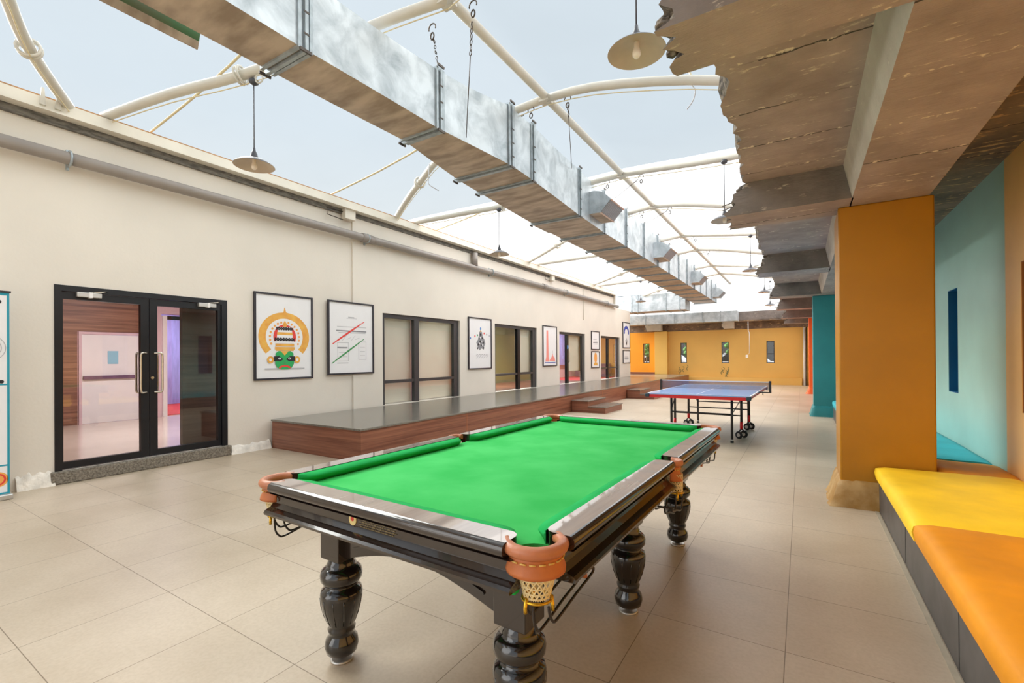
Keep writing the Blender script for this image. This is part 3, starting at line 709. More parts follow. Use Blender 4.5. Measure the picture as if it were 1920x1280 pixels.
# ---- windows
WIN = [('window_1', 6.30, 8.70, 7.28, .44, 2.24, .89), ('window_2', 10.18, 12.48, 11.48, .44, 2.26, .89), ('window_3', 14.04, 16.20, 14.78, .44, 2.22, None), ('window_4', 17.83, 20.1, 18.78, .44, 2.22, .9)]
WL = ['charcoal framed window with all its cream blinds lowered', 'charcoal framed window with one bare olive pane and one blind', 'glazed door-height window with lilac curtain and a blind', 'charcoal framed window showing a mustard interior, next to the far posters']
for (nm, y0, y1, ym, z0, z1, zt), lb in zip(WIN, WL):
    t = struct(empty(nm, (-6.99, y0, z0)), lb); h = z1-z0; wdt = y1-y0; m_ = ym-y0
    b = MB(); b.box(-.04, .04, 0, .09, 0, h, 'grey_alu'); b.box(-.04, .04, wdt-.17, wdt, 0, h, 'grey_alu'); b.box(-.04, .04, .09, wdt-.17, h-.08, h, 'grey_alu')
    b.box(-.04, .045, m_-.07, m_+.07, 0, h-.08, 'grey_alu' if nm == 'window_1' else 'black_alu')
    if zt: b.box(-.03, .035, .09, m_-.07, zt-z0-.03, zt-z0+.03, 'grey_alu'); b.box(-.03, .035, m_+.07, wdt-.17, zt-z0-.03, zt-z0+.03, 'grey_alu')
    b.build('window_frame', t)
    for (a, c) in ((.09, m_-.07), (m_+.07, wdt-.17)):
        b = MB(); b.box(-.005, .003, a, c, 0, h-.08, 'glass_win'); b.build('pane', t)
    if nm == 'window_3':
        b = MB(); q = smooth_path([(.045, m_, .75), (.10, m_, .75), (.10, m_, 1.0), (.10, m_, 1.2), (.045, m_, 1.2)], 2); b.tube(q, .012, 'steel', 8); b.build('door_handle', t)
        b = MB(); b.box(.046, .052, m_-.05, m_+.04, 1.2, 1.33, 'ink_sky'); b.build('sticker', t)
def blind(y0, y1, z0, z1, lb):
    t = tag(empty('roller_blind', (-7.10, (y0+y1)/2, z1)), lb, 'blind', 'cream roller blinds in the wall windows'); w = (y1-y0)/2
    b = MB(); b.tube([(0, -w, .02), (0, w, .02)], .028, 'blind', 10); b.build('roller', t)
    b = MB(); b.box(-.003, .003, -w, w, -(z1-z0), 0, 'blind'); b.build('fabric', t)
    b = MB(); b.box(-.01, .01, -w, w, -(z1-z0)-.02, -(z1-z0)+.005, 'alu'); b.build('hem_bar', t)
blind(6.25, 7.26, .45, 2.15, 'cream roller blind in the left half of the nearest wall window')
blind(7.30, 8.75, .45, 2.15, 'cream roller blind in the right half of the nearest wall window')
blind(11.5, 12.6, .92, 2.17, 'cream roller blind half lowered in the second wall window')
blind(14.9, 16.35, .86, 2.14, 'cream roller blind lowered behind the glazed door opening')
# room behind the windows
b = MB()
b.box(-9.6, -9.5, 8.9, 17.0, 0, 2.9, 'olive'); b.box(-9.6, -9.5, 17.0, 21.5, 0, 2.9, 'inner_wall'); b.box(-9.6, -7.13, 8.8, 8.9, 0, 2.9, 'olive'); b.box(-9.6, -7.13, 21.45, 21.55, 0, 2.9, 'far_must')
b.box(-9.6, -7.13, 8.8, 21.55, 2.9, 3.0, 'white_paint'); b.box(-9.6, -7.13, 19.3, 21.6, 3.0, 3.5, 'cream')
struct(b.build('wall_office'), 'olive and mustard walls of the room behind the windows')
b = MB(); b.box(-9.5, -7.13, 8.9, 17.0, .3, .42, 'lam'); b.box(-9.5, -7.13, 17.0, 21.45, .3, .42, 'red_carpet'); struct(b.build('floor'))
b = MB(); b.box(-9.45, -9.38, 17.4, 21.2, 1.0, 2.7, 'lilac'); tag(b.build('curtain'), 'lilac curtain in the room behind the glazed door opening', 'curtain')
t = tag(empty('sofa', (-8.5, 20.9, .42)), 'dusty purple sofa seen through the farthest wall window', 'sofa')
b = MB(); b.box(-.8, .8, -.4, .1, 0, .3, 'purple', .04); b.build('seat', t); b = MB(); b.box(-.8, .8, .1, .4, 0, .62, 'purple', .05); b.build('backrest', t)
for yy, lb in ((12.5, 'beyond the second window'), (18.2, 'beyond the farthest window')):
    t = tag(empty('tube_light', (-8.4, yy, 2.84)), 'white tube light on the room ceiling '+lb, 'ceiling light')
    b = MB(); b.box(-.04, .04, -.62, .62, 0, .06, 'white_paint'); b.build('batten', t)
    b = MB(); b.tube([(0, -.6, -.025), (0, .6, -.025)], .018, 'tube_light', 10); b.build('tube', t)
    l = bpy.data.lights.new('tube_glow', 'AREA'); l.shape = 'RECTANGLE'; l.size = .2; l.size_y = 1.2; l.energy = 90
    o = bpy.data.objects.new('tube_glow', l); COL.objects.link(o); o.location = (-8.4, yy, 2.78)

# ---- laminate platform with granite top, and steps
t = tag(empty('platform', (-5.875, 4.05, 0)), 'long low walnut laminate platform with grey granite top under the windows', 'platform')
b = MB(); b.box(-1.0, 1.01, .012, 20.6, 0, .41, 'lam'); 
b.build('plinth', t)
for yy in (2.25, 8.6):
    b = MB(); b.box(1.011, 1.014, yy, yy+.012, .0, .41, 'leather'); b.build('joint_strip', t)
b = MB(); b.box(-1.0, 1.03, -.01, 20.6, .41, .437, 'granite', .003); b.build('granite_top', t)
t = tag(empty('platform', (-8.2, 21.65, 0)), 'granite topped platform in the recess before the amber wall', 'platform')
b = MB(); b.box(-2.6, 1.28, 0, 2.95, 0, .405, 'lam'); b.build('plinth', t)
b = MB(); b.box(-2.6, 1.29, 0, 2.95, .405, .43, 'granite'); b.build('granite_top', t)
b = MB(); b.box(-10.8, -6.6, 24.72, 24.995, .0, .53, 'lam'); tag(b.build('low_ledge'), 'brown laminate ledge along the foot of the amber wall', 'ledge')
for (y0, y1, lb) in ((10.5, 11.72, 'nearer two-tread walnut step unit with granite treads'), (14.78, 15.95, 'farther two-tread walnut step unit beside the table tennis table')):
    t = tag(empty('step_unit', (-4.4, (y0+y1)/2, 0)), lb, 'steps', 'step units against the platform'); h = (y1-y0)/2
    for (x0, x1, z, nm) in ((-.445, -.02, .27, 'upper_step'), (-.02, .43, .135, 'lower_step')):
        b = MB(); b.box(x0, x1, -h+.02, h-.02, 0, z, 'lam'); s_ = b.build(nm, t)
        b = MB(); b.box(x0, x1+.02, -h, h, z, z+.022, 'granite', .003); b.build('tread', s_)

# ---- posters
def poster(name, y0, y1, z0, z1, draw, label, xf=XW):
    h = z1-z0; w = y1-y0
    t = tag(empty(name, (xf+.012, y0, z0)), label, 'picture', 'black framed posters on the cream wall')
    b = MB(); f = .028
    for (a, c, d, e) in ((0, w, 0, f), (0, w, h-f, h), (0, f, f, h-f), (w-f, w, f, h-f)): b.box(-.010, .022, a, c, d, e, 'frame_blk')
    b.box(-.010, 0, f, w-f, f, h-f, 'frame_blk'); b.build('picture_frame', t)
    b = MB(); b.box(0, .006, f, w-f, f, h-f, 'paper'); pr = b.build('print', t)
    b = MB(); lay = [0]
    def poly(pts, m):
        lay[0] += 1; x = .0064+.00012*lay[0]
        vs = [b.bm.verts.new((x, f+(w-2*f)*u, f+(h-2*f)*v)) for u, v in pts]
        b.bm.faces.new(vs).material_index = b.mi(m)
    def stroke(a, c, t0, m, t1=None):
        (u0, v0), (u1, v1) = a, c; t1 = t0 if t1 is None else t1; r = w/h
        dx, dy = (u1-u0), (v1-v0)/r; L = math.hypot(dx, dy) or 1; nx, ny = -dy/L, dx/L
        poly([(u0+nx*t0, v0+ny*t0*r), (u0-nx*t0, v0-ny*t0*r), (u1-nx*t1, v1-ny*t1*r), (u1+nx*t1, v1+ny*t1*r)], m)
    def disc(cu, cv, r_, m, n=14, sy=1): poly([(cu+r_*math.cos(2*PI*k/n), cv+r_*sy*(w/h)*math.sin(2*PI*k/n)) for k in range(n)], m)
    def ring(cu, cv, ru, rv, tu, tv, a0, a1, m, n=26):
        for k in range(n):
            A = a0+(a1-a0)*k/n; B = a0+(a1-a0)*(k+1)/n
            poly([(cu+ru*math.cos(A), cv+rv*math.sin(A)), (cu+ru*math.cos(B), cv+rv*math.sin(B)), (cu+(ru-tu)*math.cos(B), cv+(rv-tv)*math.sin(B)), (cu+(ru-tu)*math.cos(A), cv+(rv-tv)*math.sin(A))], m)
            lay[0] -= 1
        lay[0] += 1
    draw(poly, stroke, disc, ring); b.build('artwork', pr)
def d_mask(poly, stroke, disc, ring):
    ring(.5, .50, .46, .30, .125, .075, -PI*.24, PI*1.24, 'ink_gold', 40)
    stroke((.5, .78), (.5, .86), .03, 'ink_gold', .006); disc(.5, .775, .05, 'ink_gold')
    for k in range(17):
        a = -PI*.13+PI*1.26*k/16; disc(.5+.265*math.cos(a), .49+.19*math.sin(a), .020, 'ink_orange', 8)
    ring(.5, .50, .205, .15, .06, .025, PI*-.12, PI*1.12, 'ink_red', 24)
    disc(.5, .65, .04, 'ink_gold'); poly([(.34, .42), (.66, .42), (.62, .62), (.38, .62)], 'paper')
    for v, w_ in ((.54, .14), (.40, .17), (.36, .18), (.345, .16)): stroke((.5-w_, v), (.5+w_, v), .022, 'ink_gold')
    for v, w_ in ((.60, .15), (.47, .18)):
        n = 7
        for k in range(n):
            u0 = .5-w_+2*w_*k/n; u1 = .5-w_+2*w_*(k+1)/n
            stroke((u0, v-.018), (u1, v+.018), .008, 'ink_black'); stroke((u0, v+.018), (u1, v-.018), .008, 'ink_black'); stroke((u0, v-.018), (u0, v+.018), .006, 'ink_black')
    disc(.24, .22, .06, 'ink_gold'); disc(.72, .22, .06, 'ink_gold'); disc(.24, .22, .025, 'paper', 8); disc(.72, .22, .025, 'paper', 8)
    stroke((.14, .11), (.86, .11), .01, 'ink_grey')
    poly([(.33, .30), (.38, .325), (.60, .325), (.65, .30), (.66, .17), (.62, .12), (.56, .10), (.42, .10), (.36, .12), (.32, .17)], 'ink_green')
    poly([(.42, .325), (.56, .325), (.49, .27)], 'ink_gold')
    for s in (-1, 1):
        poly([(.49+s*.02, .225), (.49+s*.10, .265), (.49+s*.19, .262), (.49+s*.19, .205), (.49+s*.08, .20)], 'ink_black')
        disc(.49+s*.09, .235, .026, 'paper', 8, .7); disc(.49+s*.09, .235, .011, 'ink_black', 6)
    ring(.49, .115, .11, .04, .04, .022, 0, PI, 'ink_red', 10); stroke((.49, .21), (.49, .165), .012, 'ink_dgreen', .02)
def d_plan(poly, stroke, disc, ring):
    for v, a, c, t0 in ((.80, .42, .56, .010), (.785, .38, .62, .004), (.66, .17, .85, .005), (.60, .15, .85, .012), (.575, .2, .83, .006), (.43, .17, .43, .004), (.36, .17, .40, .012), (.14, .17, .42, .008)):
        stroke((a, v), (c, v), t0, 'ink_grey' if t0 < .011 else 'ink_mid')
    for (u0, v0, u1, v1) in ((.18, .17, .42, .43), (.66, .19, .84, .45)):
        for A, B in (((u0, v0), (u1, v0)), ((u1, v0), (u1, v1)), ((u1, v1), (u0, v1)), ((u0, v1), (u0, v0))): stroke(A, B, .004, 'ink_grey')
        for k in range(3): stroke((u0+.03, v0+.06+.06*k), (u1-.03, v0+.06+.06*k), .003, 'ink_grey')
    for k in range(4): stroke((.28+.1*k, .46+.02*(k % 2)), (.38+.1*k, .54-.03*(k % 2)), .003, 'ink_grey')
    for k in range(6):
        stroke((.07+.115*k, .41+.055*k), (.20+.12*k, .475+.055*k), .006+.011*math.sin((k+.5)/6*PI), 'ink_red', .006+.011*math.sin((k+1)/6*PI))
        stroke((.05+.12*k, .135+.058*k), (.19+.12*k, .205+.058*k), .006+.009*math.sin((k+.5)/6*PI), 'ink_dgreen', .006+.009*math.sin((k+1)/6*PI))
def d_figure(poly, stroke, disc, ring):
    disc(.52, .80, .03, 'ink_sky', 10, 1.6); disc(.52, .745, .035, 'ink_gold', 8)
    poly([(.46, .74), (.58, .74), (.62, .64), (.70, .58), (.74, .50), (.68, .44), (.66, .37), (.56, .40), (.48, .36), (.40, .40), (.36, .46), (.32, .52), (.40, .58), (.44, .66)], 'ink_mid')
    for (u, v, r_) in ((.52, .68, .04), (.45, .60, .03), (.60, .61, .028), (.50, .54, .038), (.64, .52, .035), (.42, .48, .035), (.55, .46, .03), (.37, .40, .03), (.65, .41, .03)): disc(u, v, r_, 'ink_black', 7)
    for (u, v) in ((.50, .62), (.57, .55), (.47, .50), (.60, .47)): disc(u, v, .022, 'paper', 6)
    for u, v, m in ((.06, .60, 'ink_sky'), (.26, .645, 'ink_red'), (.37, .665, 'ink_dgreen'), (.68, .71, 'ink_red'), (.80, .69, 'ink_grey'), (.93, .665, 'ink_grey')): disc(u, v, .028, m, 8)
    for k in range(5):
        ring(.36+.11*k, .24, .045, .045, .012, .012, 0, PI, 'ink_grey', 8); stroke((.31+.11*k, .20), (.40+.11*k, .24), .006, 'ink_grey')
def d_towers(poly, stroke, disc, ring):
    poly([(.14, .10), (.44, .10), (.40, .22), (.36, .90), (.24, .90), (.22, .22)], 'ink_pink')
    poly([(.44, .12), (.90, .10), (.86, .20), (.74, .24), (.70, .32), (.64, .24), (.56, .18)], 'ink_pink')
    stroke((.25, .2), (.28, .88), .012, 'ink_red'); stroke((.10, .07), (.92, .07), .014, 'ink_blue'); stroke((.70, .3), (.70, .38), .006, 'ink_mid')
def d_lines(poly, stroke, disc, ring):
    for k in range(4): stroke((.22, .28+.09*k), (.78-.1*(k % 2), .28+.09*k), .012, 'ink_grey')
    stroke((.2, .36), (.8, .36), .018, 'ink_mid')
def d_gold(poly, stroke, disc, ring):
    disc(.52, .62, .2, 'ink_orange', 12, 1.4); poly([(.25, .12), (.8, .12), (.72, .30), (.32, .30)], 'ink_gold')
def d_arch(poly, stroke, disc, ring):
    ring(.5, .62, .40, .26, .17, .13, -PI*.12, PI*1.12, 'ink_blue', 22)
    poly([(.40, .20), (.60, .20), (.66, .30), (.34, .30)], 'ink_mid'); stroke((.5, .10), (.5, .20), .05, 'ink_black', .1); disc(.5, .31, .09, 'ink_grey')
poster('poster', 3.81, 4.785, 1.035, 2.37, d_mask, 'framed poster of a green mask in a golden crescent headdress', XW-.03)
poster('poster', 5.055, 6.055, 1.075, 2.37, d_plan, 'framed poster of grey sketches crossed by red and green strokes')
poster('poster', 9.0, 9.985, 1.07, 2.36, d_figure, 'framed poster of a black inked figure under coloured dots')
poster('poster', 12.83, 13.8, 1.07, 2.365, d_towers, 'framed poster with a pink tower drawing')
poster('poster', 16.78, 17.6, 1.645, 2.37, d_lines, 'small framed poster of faint grey lines, above the golden one')
poster('poster', 16.78, 17.6, .93, 1.58, d_gold, 'small framed poster with a golden orange motif')
poster('poster', 20.5, 21.5, 1.76, 2.95, d_arch, 'tall framed poster with a royal blue arch at the end of the wall')
poster('poster', 20.5, 21.5, 1.06, 1.66, d_lines, 'small framed poster directly below the blue arch poster')

# ---- banner stand
t = tag(empty('banner_stand', (-6.62, .82, 0)), 'white roll-up banner with teal border at the left edge of the view', 'banner')
b = MB(); b.box(-.06, .06, -.42, .44, 0, .055, 'alu', .012); b.build('base', t)
b = MB(); b.tube([(-.03, 0, .05), (-.03, 0, 2.04)], .009, 'alu', 8); b.build('pole', t)
b = MB(); b.box(-.012, .012, -.41, .435, 2.02, 2.04, 'tt_black'); b.build('top_rail', t)
b = MB(); b.box(-.002, .002, -.405, .425, .05, 2.02, 'paper'); bn = b.build('sheet', t)
b = MB()
for (y0, y1, z0, z1) in ((-.405, .425, 1.995, 2.02), (-.405, .425, .05, .07), (.408, .425, .07, 1.995), (-.405, -.388, .07, 1.995), (-.388, .408, 1.115, 1.13), (-.388, .408, .325, .34)):
    b.box(.002, .0035, y0, y1, z0, z1, 'ink_teal')
def fdisc(cy_, cz_, r, m, x, n=20): b.face([(x, cy_+r*math.cos(2*PI*k/n), cz_+r*math.sin(2*PI*k/n)) for k in range(n)], m)
fdisc(.34, .20, .075, 'ink_orange', .0035); fdisc(.34, .20, .06, 'ink_red', .0037); fdisc(.34, .20, .045, 'ink_orange', .0039)
for r in (.13, .10): 
    pts = [(.0037, .27+r*math.cos(2*PI*k/24), 1.48+r*math.sin(2*PI*k/24)) for k in range(24)]; b.tube(pts, .003, 'ink_grey', 4, closed=True)
fdisc(.27, 1.48, .05, 'ink_grey', .0037); fdisc(.37, 1.15, .018, 'ink_black', .0038, 10); fdisc(.35, 1.93, .022, 'ink_black', .0038, 10)
for k in range(5): b.box(.002, .0035, .05, .36-.03*(k % 2), 1.70+.04*k, 1.712+.04*k, 'ink_mid')
b.build('artwork', bn)

# ---- pipes, brackets, conduits on the left wall
t = tag(empty('drain_pipe', (-6.805, 0, 3.57)), 'long grey drain pipe running along the upper cream wall', 'pipe')
b = MB(); b.tube([(0, YB+.05, 0), (0, 8, 0), (0, 19.6, -.02)], .068, 'grey_pipe', 18); b.build('pipe_run', t)
b = MB(); b.tube([(0, 5.72, 0), (0, 5.98, 0)], .079, 'grey_pipe', 18); b.tube([(0, 12.7, 0), (0, 12.95, 0)], .079, 'grey_pipe', 18); b.build('coupling', t)
b = MB(); b.tube([(0, 9.18, .05), (0, 9.18, .36)], .075, 'grey_pipe', 16); b.build('branch', t)
for yy in (1.74, 5.85, 9.9, 14.4, 18.3):
    b = MB(); b.tube([(.078*math.cos(a), yy, .078*math.sin(a)) for a in [2*PI*q/18 for q in range(18)]], .012, 'galv_flange', 6, closed=True); b.box(-.09, -.06, yy-.012, yy+.012, -.11, .11, 'galv_flange'); b.build('pipe_clamp', t)
for (yy, lb) in ((5.36, 'beside the wall step above the second poster'), (13.3, 'halfway along the cream wall')):
    t = tag(empty('bracket_box', (-6.86, yy, 3.83)), 'small off-white metal bracket under the gutter '+lb, 'bracket')
    b = MB(); b.box(-.03, .07, .0, .22, 0, .19, 'beam_paint', .004); b.build('housing', t)
    b = MB(); b.tube([(.0, 0, .12), (.0, -.32, .12), (.0, -.32, .0), (.0, 0, -.02)], .008, 'steel_dark', 6); b.build('bent_rod', t)
b = MB(); b.tube([(-6.885, 16.05, 3.9), (-6.885, 16.05, 2.74)], .012, 'beam_paint', 8); tag(b.build('conduit'), 'thin vertical conduit on the far part of the cream wall', 'conduit')
for k, yy in enumerate((1.50, 1.62)):
    b = MB(); b.prism([(yy, 4.06), (yy+.05, 4.06), (yy+.035, 4.24), (yy+.015, 4.24)], 'x', -6.80, -6.775, 'white_steel')
    tag(b.build('lifting_lug'), ('nearer' if k == 0 else 'farther')+' white steel lug on the gutter beam above the banner', 'bracket', 'lugs on the gutter beam')

# ================================================================== DUCTS
t = tag(empty('air_duct', (0, 0, 0)), 'large galvanised rectangular air duct hung below the ridge', 'duct')
SEC = [(YB+.02, -3.97, -3.45, 3.90, 4.50), (2.32, -3.97, -3.45, 3.90, 4.50), (3.94, -3.93, -3.40, 3.90, 4.55), (5.2, -4.15, -3.25, 3.90, 4.69), (5.8, -4.20, -3.26, 3.90, 4.69), (7.7, -4.33, -3.37, 3.90, 4.72)]
FY = [9.05, 10.45, 11.85, 13.2, 14.5, 15.8, 17.1, 18.4, 19.7, 21.0, 22.3, 23.6]
SEC += [(y, -4.36, -3.42, 3.90, 4.75) for y in FY]
random.seed(3)
for (A, B) in zip(SEC, SEC[1:]):
    b = MB(); n = 8; R = []
    for k in range(n+1):
        f = k/n; y = A[0]+(B[0]-A[0])*f; e = [A[q]+(B[q]-A[q])*f for q in range(1, 5)]
        sag = .012*math.sin(PI*f); top = .02*math.sin(PI*f)
        if B[0] == 5.2: top = .03*math.sin(PI*f)
        R.append(((e[0]-sag*.4, y, e[2]), (e[1]+sag*.4, y, e[2]), (e[1]+sag*.4, y, e[3]-top), (e[0]-sag*.4, y, e[3]-top), sag))
    def strip(i0, i1, m, cross=0):
        rows = []
        for r in R:
            p, q = Vector(r[i0]), Vector(r[i1]); row = []
            for j in range(7):
                v = p.lerp(q, j/6)
                if cross: v.z -= r[4]*math.sin(PI*j/6)*cross
                row.append(v)
            rows.append(row)
        b.grid(rows, m, smooth=True)
    strip(0, 1, 'galv_under', 1.6); strip(1, 2, 'galv'); strip(2, 3, 'galv'); strip(3, 0, 'galv')
    b.build('duct_segment', t)
for S in SEC[1:]:
    y, xl, xr, zb, zt = S; e = .035
    b = MB()
    for dy in (-.058, -.006, .046):
        ee = e if dy == -.006 else e*.55
        b.box(xl-ee, xr+ee, y+dy, y+dy+.03, zb-ee, zb, 'galv_flange'); b.box(xl-ee, xr+ee, y+dy, y+dy+.03, zt, zt+ee, 'galv_flange')
        b.box(xl-ee, xl, y+dy, y+dy+.03, zb, zt, 'galv_flange'); b.box(xr, xr+ee, y+dy, y+dy+.03, zb, zt, 'galv_flange')
    for (cx, cz) in ((xl-e, zb-e), (xr+e, zb-e), (xr+e, zt+e), (xl-e, zt+e)):
        b.box(cx-.008, cx+.008, y-.055, y+.05, cz-.012, cz+.012, 'steel_dark')
    for q in range(3): b.box(xr+e, xr+e+.004, y-.02, y+.03, zb+.1+.18*q, zb+.115+.18*q, 'steel_dark')
    b.build('flange', t)
# side outlets with louvred faces
for i, y in enumerate((8.2, 12.8, 17.9, 22.7)):
    for s in ((1, -1) if i < 3 else (1,)):
        xo = -3.42 if s == 1 else -4.36
        def PX(dx): return xo+s*dx
        up = [(0, 4.47), (.14, 4.475), (.26, 4.44), (.37, 4.36), (.46, 4.265)]
        lo = [(0, 4.05), (.06, 4.05), (.13, 4.05), (.19, 4.05), (.25, 4.045)]
        b = MB(); y0, y1 = y, y+.72
        b.grid([[(PX(a), y0, z) for a, z in up], [(PX(a), y1, z) for a, z in up]], 'galv')
        b.grid([[(PX(a), y0, z) for a, z in lo], [(PX(a), y1, z) for a, z in lo]], 'galv_under')
        for yy in (y0, y1): b.grid([[(PX(a), yy, z) for a, z in up], [(PX(a), yy, z) for a, z in lo]], 'galv', smooth=False)
        o = b.build('outlet', t)
        b = MB(); P0 = Vector((PX(.46), 0, 4.265)); P1 = Vector((PX(.25), 0, 4.045)); nrm = Vector((s*.72, 0, -.69))
        for k in range(14):
            f = (k+.5)/14; c = P0.lerp(P1, f); d = (P1-P0).normalized()
            q = [c-d*.005+nrm*.004, c+d*.004+nrm*.004, c+d*.010-nrm*.012, c+d*.001-nrm*.012]
            b.prism([(v.x, v.z) for v in q], 'y', y0+.02, y1-.02, 'grille')
        for f in (0, 1):
            c = P0.lerp(P1, f); q = [c+(P1-P0).normalized()*(.02 if f == 0 else -.02), c+(P1-P0).normalized()*(-.006 if f == 0 else .006)]
            b.prism([(q[0].x, q[0].z), (q[1].x, q[1].z), ((q[1]+nrm*.012).x, (q[1]+nrm*.012).z), ((q[0]+nrm*.012).x, (q[0]+nrm*.012).z)], 'y', y0-.01, y1+.01, 'alu')
        b.face([P0+Vector((0, y0+.01, 0))-nrm*.014, P0+Vector((0, y1-.01, 0))-nrm*.014, P1+Vector((0, y1-.01, 0))-nrm*.014, P1+Vector((0, y0+.01, 0))-nrm*.014], 'grille')
        b.build('louvre', o)
# green painted channel beside the duct
b = MB()
b.prism([(-4.20, 3.90), (-4.185, 3.90), (-4.165, 3.955), (-4.17, 3.96), (-4.19, 3.915), (-4.20, 3.915)], 'y', YB+.1, 1.86, 'galv_under')  # lower lip: the sheet's grey reflection put into its colour
b.prism([(-4.165, 3.955), (-4.14, 4.02), (-4.12, 4.12), (-4.125, 4.12), (-4.145, 4.02), (-4.17, 3.96)], 'y', YB+.1, 1.86, 'green_sheet', smooth=True)
tag(b.build('cable_tray'), 'green painted sheet channel hanging beside the near duct', 'tray')
# cross ducts at the far end
t = tag(empty('air_duct', (-5.6, 22.2, 3.47)), 'galvanised cross duct passing over the end of the cream wall', 'duct')
b = MB(); b.box(-2.2, 1.19, -.5, .5, 0, .78, 'galv'); b.build('duct_segment', t)
b = MB(); b.box(-2.2, 1.19, -.5, .5, -.004, 0, 'galv_under'); b.build('underside', t)
for xx in (-1.25, -.95, .35, .95):
    b = MB(); b.box(xx-.02, xx+.02, -.53, .53, -.03, .81, 'galv_flange'); b.build('flange', t)
b = MB(); b.box(-2.2, -1.1, -.4, .4, .81, 1.28, 'galv'); b.build('riser', t)
t = tag(empty('air_duct', (-5.1, 23.82, 2.98)), 'low pale galvanised duct running in front of the end wall beam', 'duct')
b = MB(); b.box(-2.9, 2.6, -.33, .33, 0, .46, 'galv'); b.build('duct_segment', t)
for xx in (-1.6, -.2, 1.1, 1.9):
    b = MB(); b.box(xx-.015, xx+.015, -.35, .35, -.02, .48, 'galv_flange'); b.build('flange', t)

# ---- hanging chains and wires
def chain(p, q, nl, lb, wire_to=None):
    t = tag(empty('hanging_chain', p), lb, 'chain', 'chains and wires holding the duct'); p, q = Vector(p), Vector(q); d = (q-p)
    b = MB(); b.tube([Vector((.045*math.cos(a), 0, .0+.045*math.sin(a))) for a in [PI*k/10 for k in range(-1, 12)]], .007, 'steel_dark', 6); b.tube([Vector((0.022*math.cos(a), 0, -.08+.035*math.sin(a))) for a in [2*PI*k/12 for k in range(12)]], .008, 'steel_dark', 6, closed=True); b.build('hook', t)
    b = MB(); L = min(.30, d.length); u = d.normalized(); n = nl
    for k in range(n):
        c = u*(.13+L*(k+.5)/n); a1 = Vector((1, 0, 0)) if k % 2 else Vector((0, 1, 0))
        b.tube([c+a1*.013*math.cos(a)+u*.024*math.sin(a) for a in [2*PI*j/8 for j in range(8)]], .005, 'steel_dark', 5, closed=True)
    b.build('links', t)
    b = MB(); b.tube([u*(.13+L), d], .005, 'steel_dark', 6); b.build('wire', t)
chain((-3.12, 3.52, 4.66), (-3.42, 3.95, 4.60), 4, 'rusty chain from the nearest pipe down to the duct top')
chain((-2.64, 3.56, 4.72), (-3.30, 4.30, 3.92), 6, 'chain and long wire slanting down across the near duct side')
chain((-3.08, 5.45, 4.70), (-3.24, 5.50, 4.69), 2, 'short chain above the duct from the second arch')
chain((-2.56, 5.50, 4.71), (-3.33, 7.30, 4.60), 5, 'chain and thin wire beside the second arch')
chain((-3.12, 8.46, 4.68), (-3.34, 8.72, 4.76), 3, 'short chain over the first duct outlet')
chain((-2.50, 8.55, 4.68), (-3.38, 9.6, 4.75), 4, 'chain and wire hanging from the third arch')
chain((-3.12, 10.7, 4.68), (-3.40, 10.9, 4.74), 3, 'small far chain above the duct, fourth arch')
chain((-2.50, 10.75, 4.68), (-3.38, 11.9, 4.75), 4, 'small far wire right of the ridge, fourth arch')
chain((-2.50, 13.7, 4.68), (-3.38, 14.5, 4.75), 4, 'tiny distant wire right of the ridge, fifth arch')
chain((-2.50, 15.8, 4.68), (-3.38, 16.6, 4.75), 4, 'tiny distant wire right of the ridge, sixth arch')
b = MB(); b.tube(smooth_path([(-1.07, 5.62, 4.60), (-1.06, 5.64, 4.50), (-1.02, 5.66, 4.42), (-1.05, 5.68, 4.32), (-1.12, 5.7, 4.25)], 4), .007, 'ink_grey', 6); b.tube([(-1.07, 5.60, 4.62), (-1.05, 5.63, 4.56), (-1.09, 5.60, 4.50)], .014, 'seam', 6)
tag(b.build('loose_cable'), 'short loose cable tied to the second arch near the concrete', 'cable')
b = MB(); b.tube(smooth_path([(-4.95, 5.5, 4.42), (-4.97, 5.5, 4.2), (-4.98, 5.52, 4.1), (-4.85, 5.6, 4.0)], 4), .007, 'ink_grey', 6)
tag(b.build('loose_cable'), 'loose grey cable dangling left of the duct', 'cable')

# ---- pendant lamps
def pendant(x, y, zs, zt, lb, r=.2):
    t = tag(empty('pendant_lamp', (x, y, zs)), lb, 'lamp', 'dark enamel pendant lamps'); h = zt-zs
    b = MB(); b.lathe([(.0, h), (.028, h-.005), (.05, h-.03), (.045, h-.055), (.02, h-.07), (.0, h-.075)], 'lamp_out', n=16, cap=False); b.build('ceiling_rose', t)
    b = MB(); b.tube([(0, 0, h-.07), (0, 0, .17)], .0055, 'lamp_out', 8); b.build('cord', t)
    b = MB(); b.lathe([(.012, .19), (.016, .16), (.03, .13), (.038, .09), (.042, .075)], 'lamp_out', n=20); b.build('lamp_cap', t)
    b = MB(); b.lathe([(.042, .078), (.09, .066), (.15, .04), (r-.006, .008), (r, 0)], 'lamp_out', n=40, cap=False)
    b.lathe([(r, 0), (r-.007, .004), (.15, .034), (.09, .06), (.042, .07), (.0, .071)], 'lamp_in', n=40, cap=False)
    b.build('lamp_shade', t)
    b = MB(); b.lathe([(.02, .07), (.02, .035), (.024, .02), (.03, -.005), (.028, -.022), (.016, -.038), (.0, -.042)], 'bulb', n=18, cap=False); b.build('bulb', t)
pendant(-4.93, 2.73, 3.41, 4.345, 'dark dish pendant lamp hanging left of the duct, nearest on that side')
pendant(-.97, 3.23, 3.49, 4.545, 'large-looking dark dish pendant lamp at the top beside the concrete slab')
pendant(-1.0, 7.84, 3.45, 4.40, 'dark pendant lamp half hidden by the broken slab edge')
pendant(-5.1, 7.70, 3.41, 4.335, 'dark pendant lamp in front of the far gutter, left of the duct')
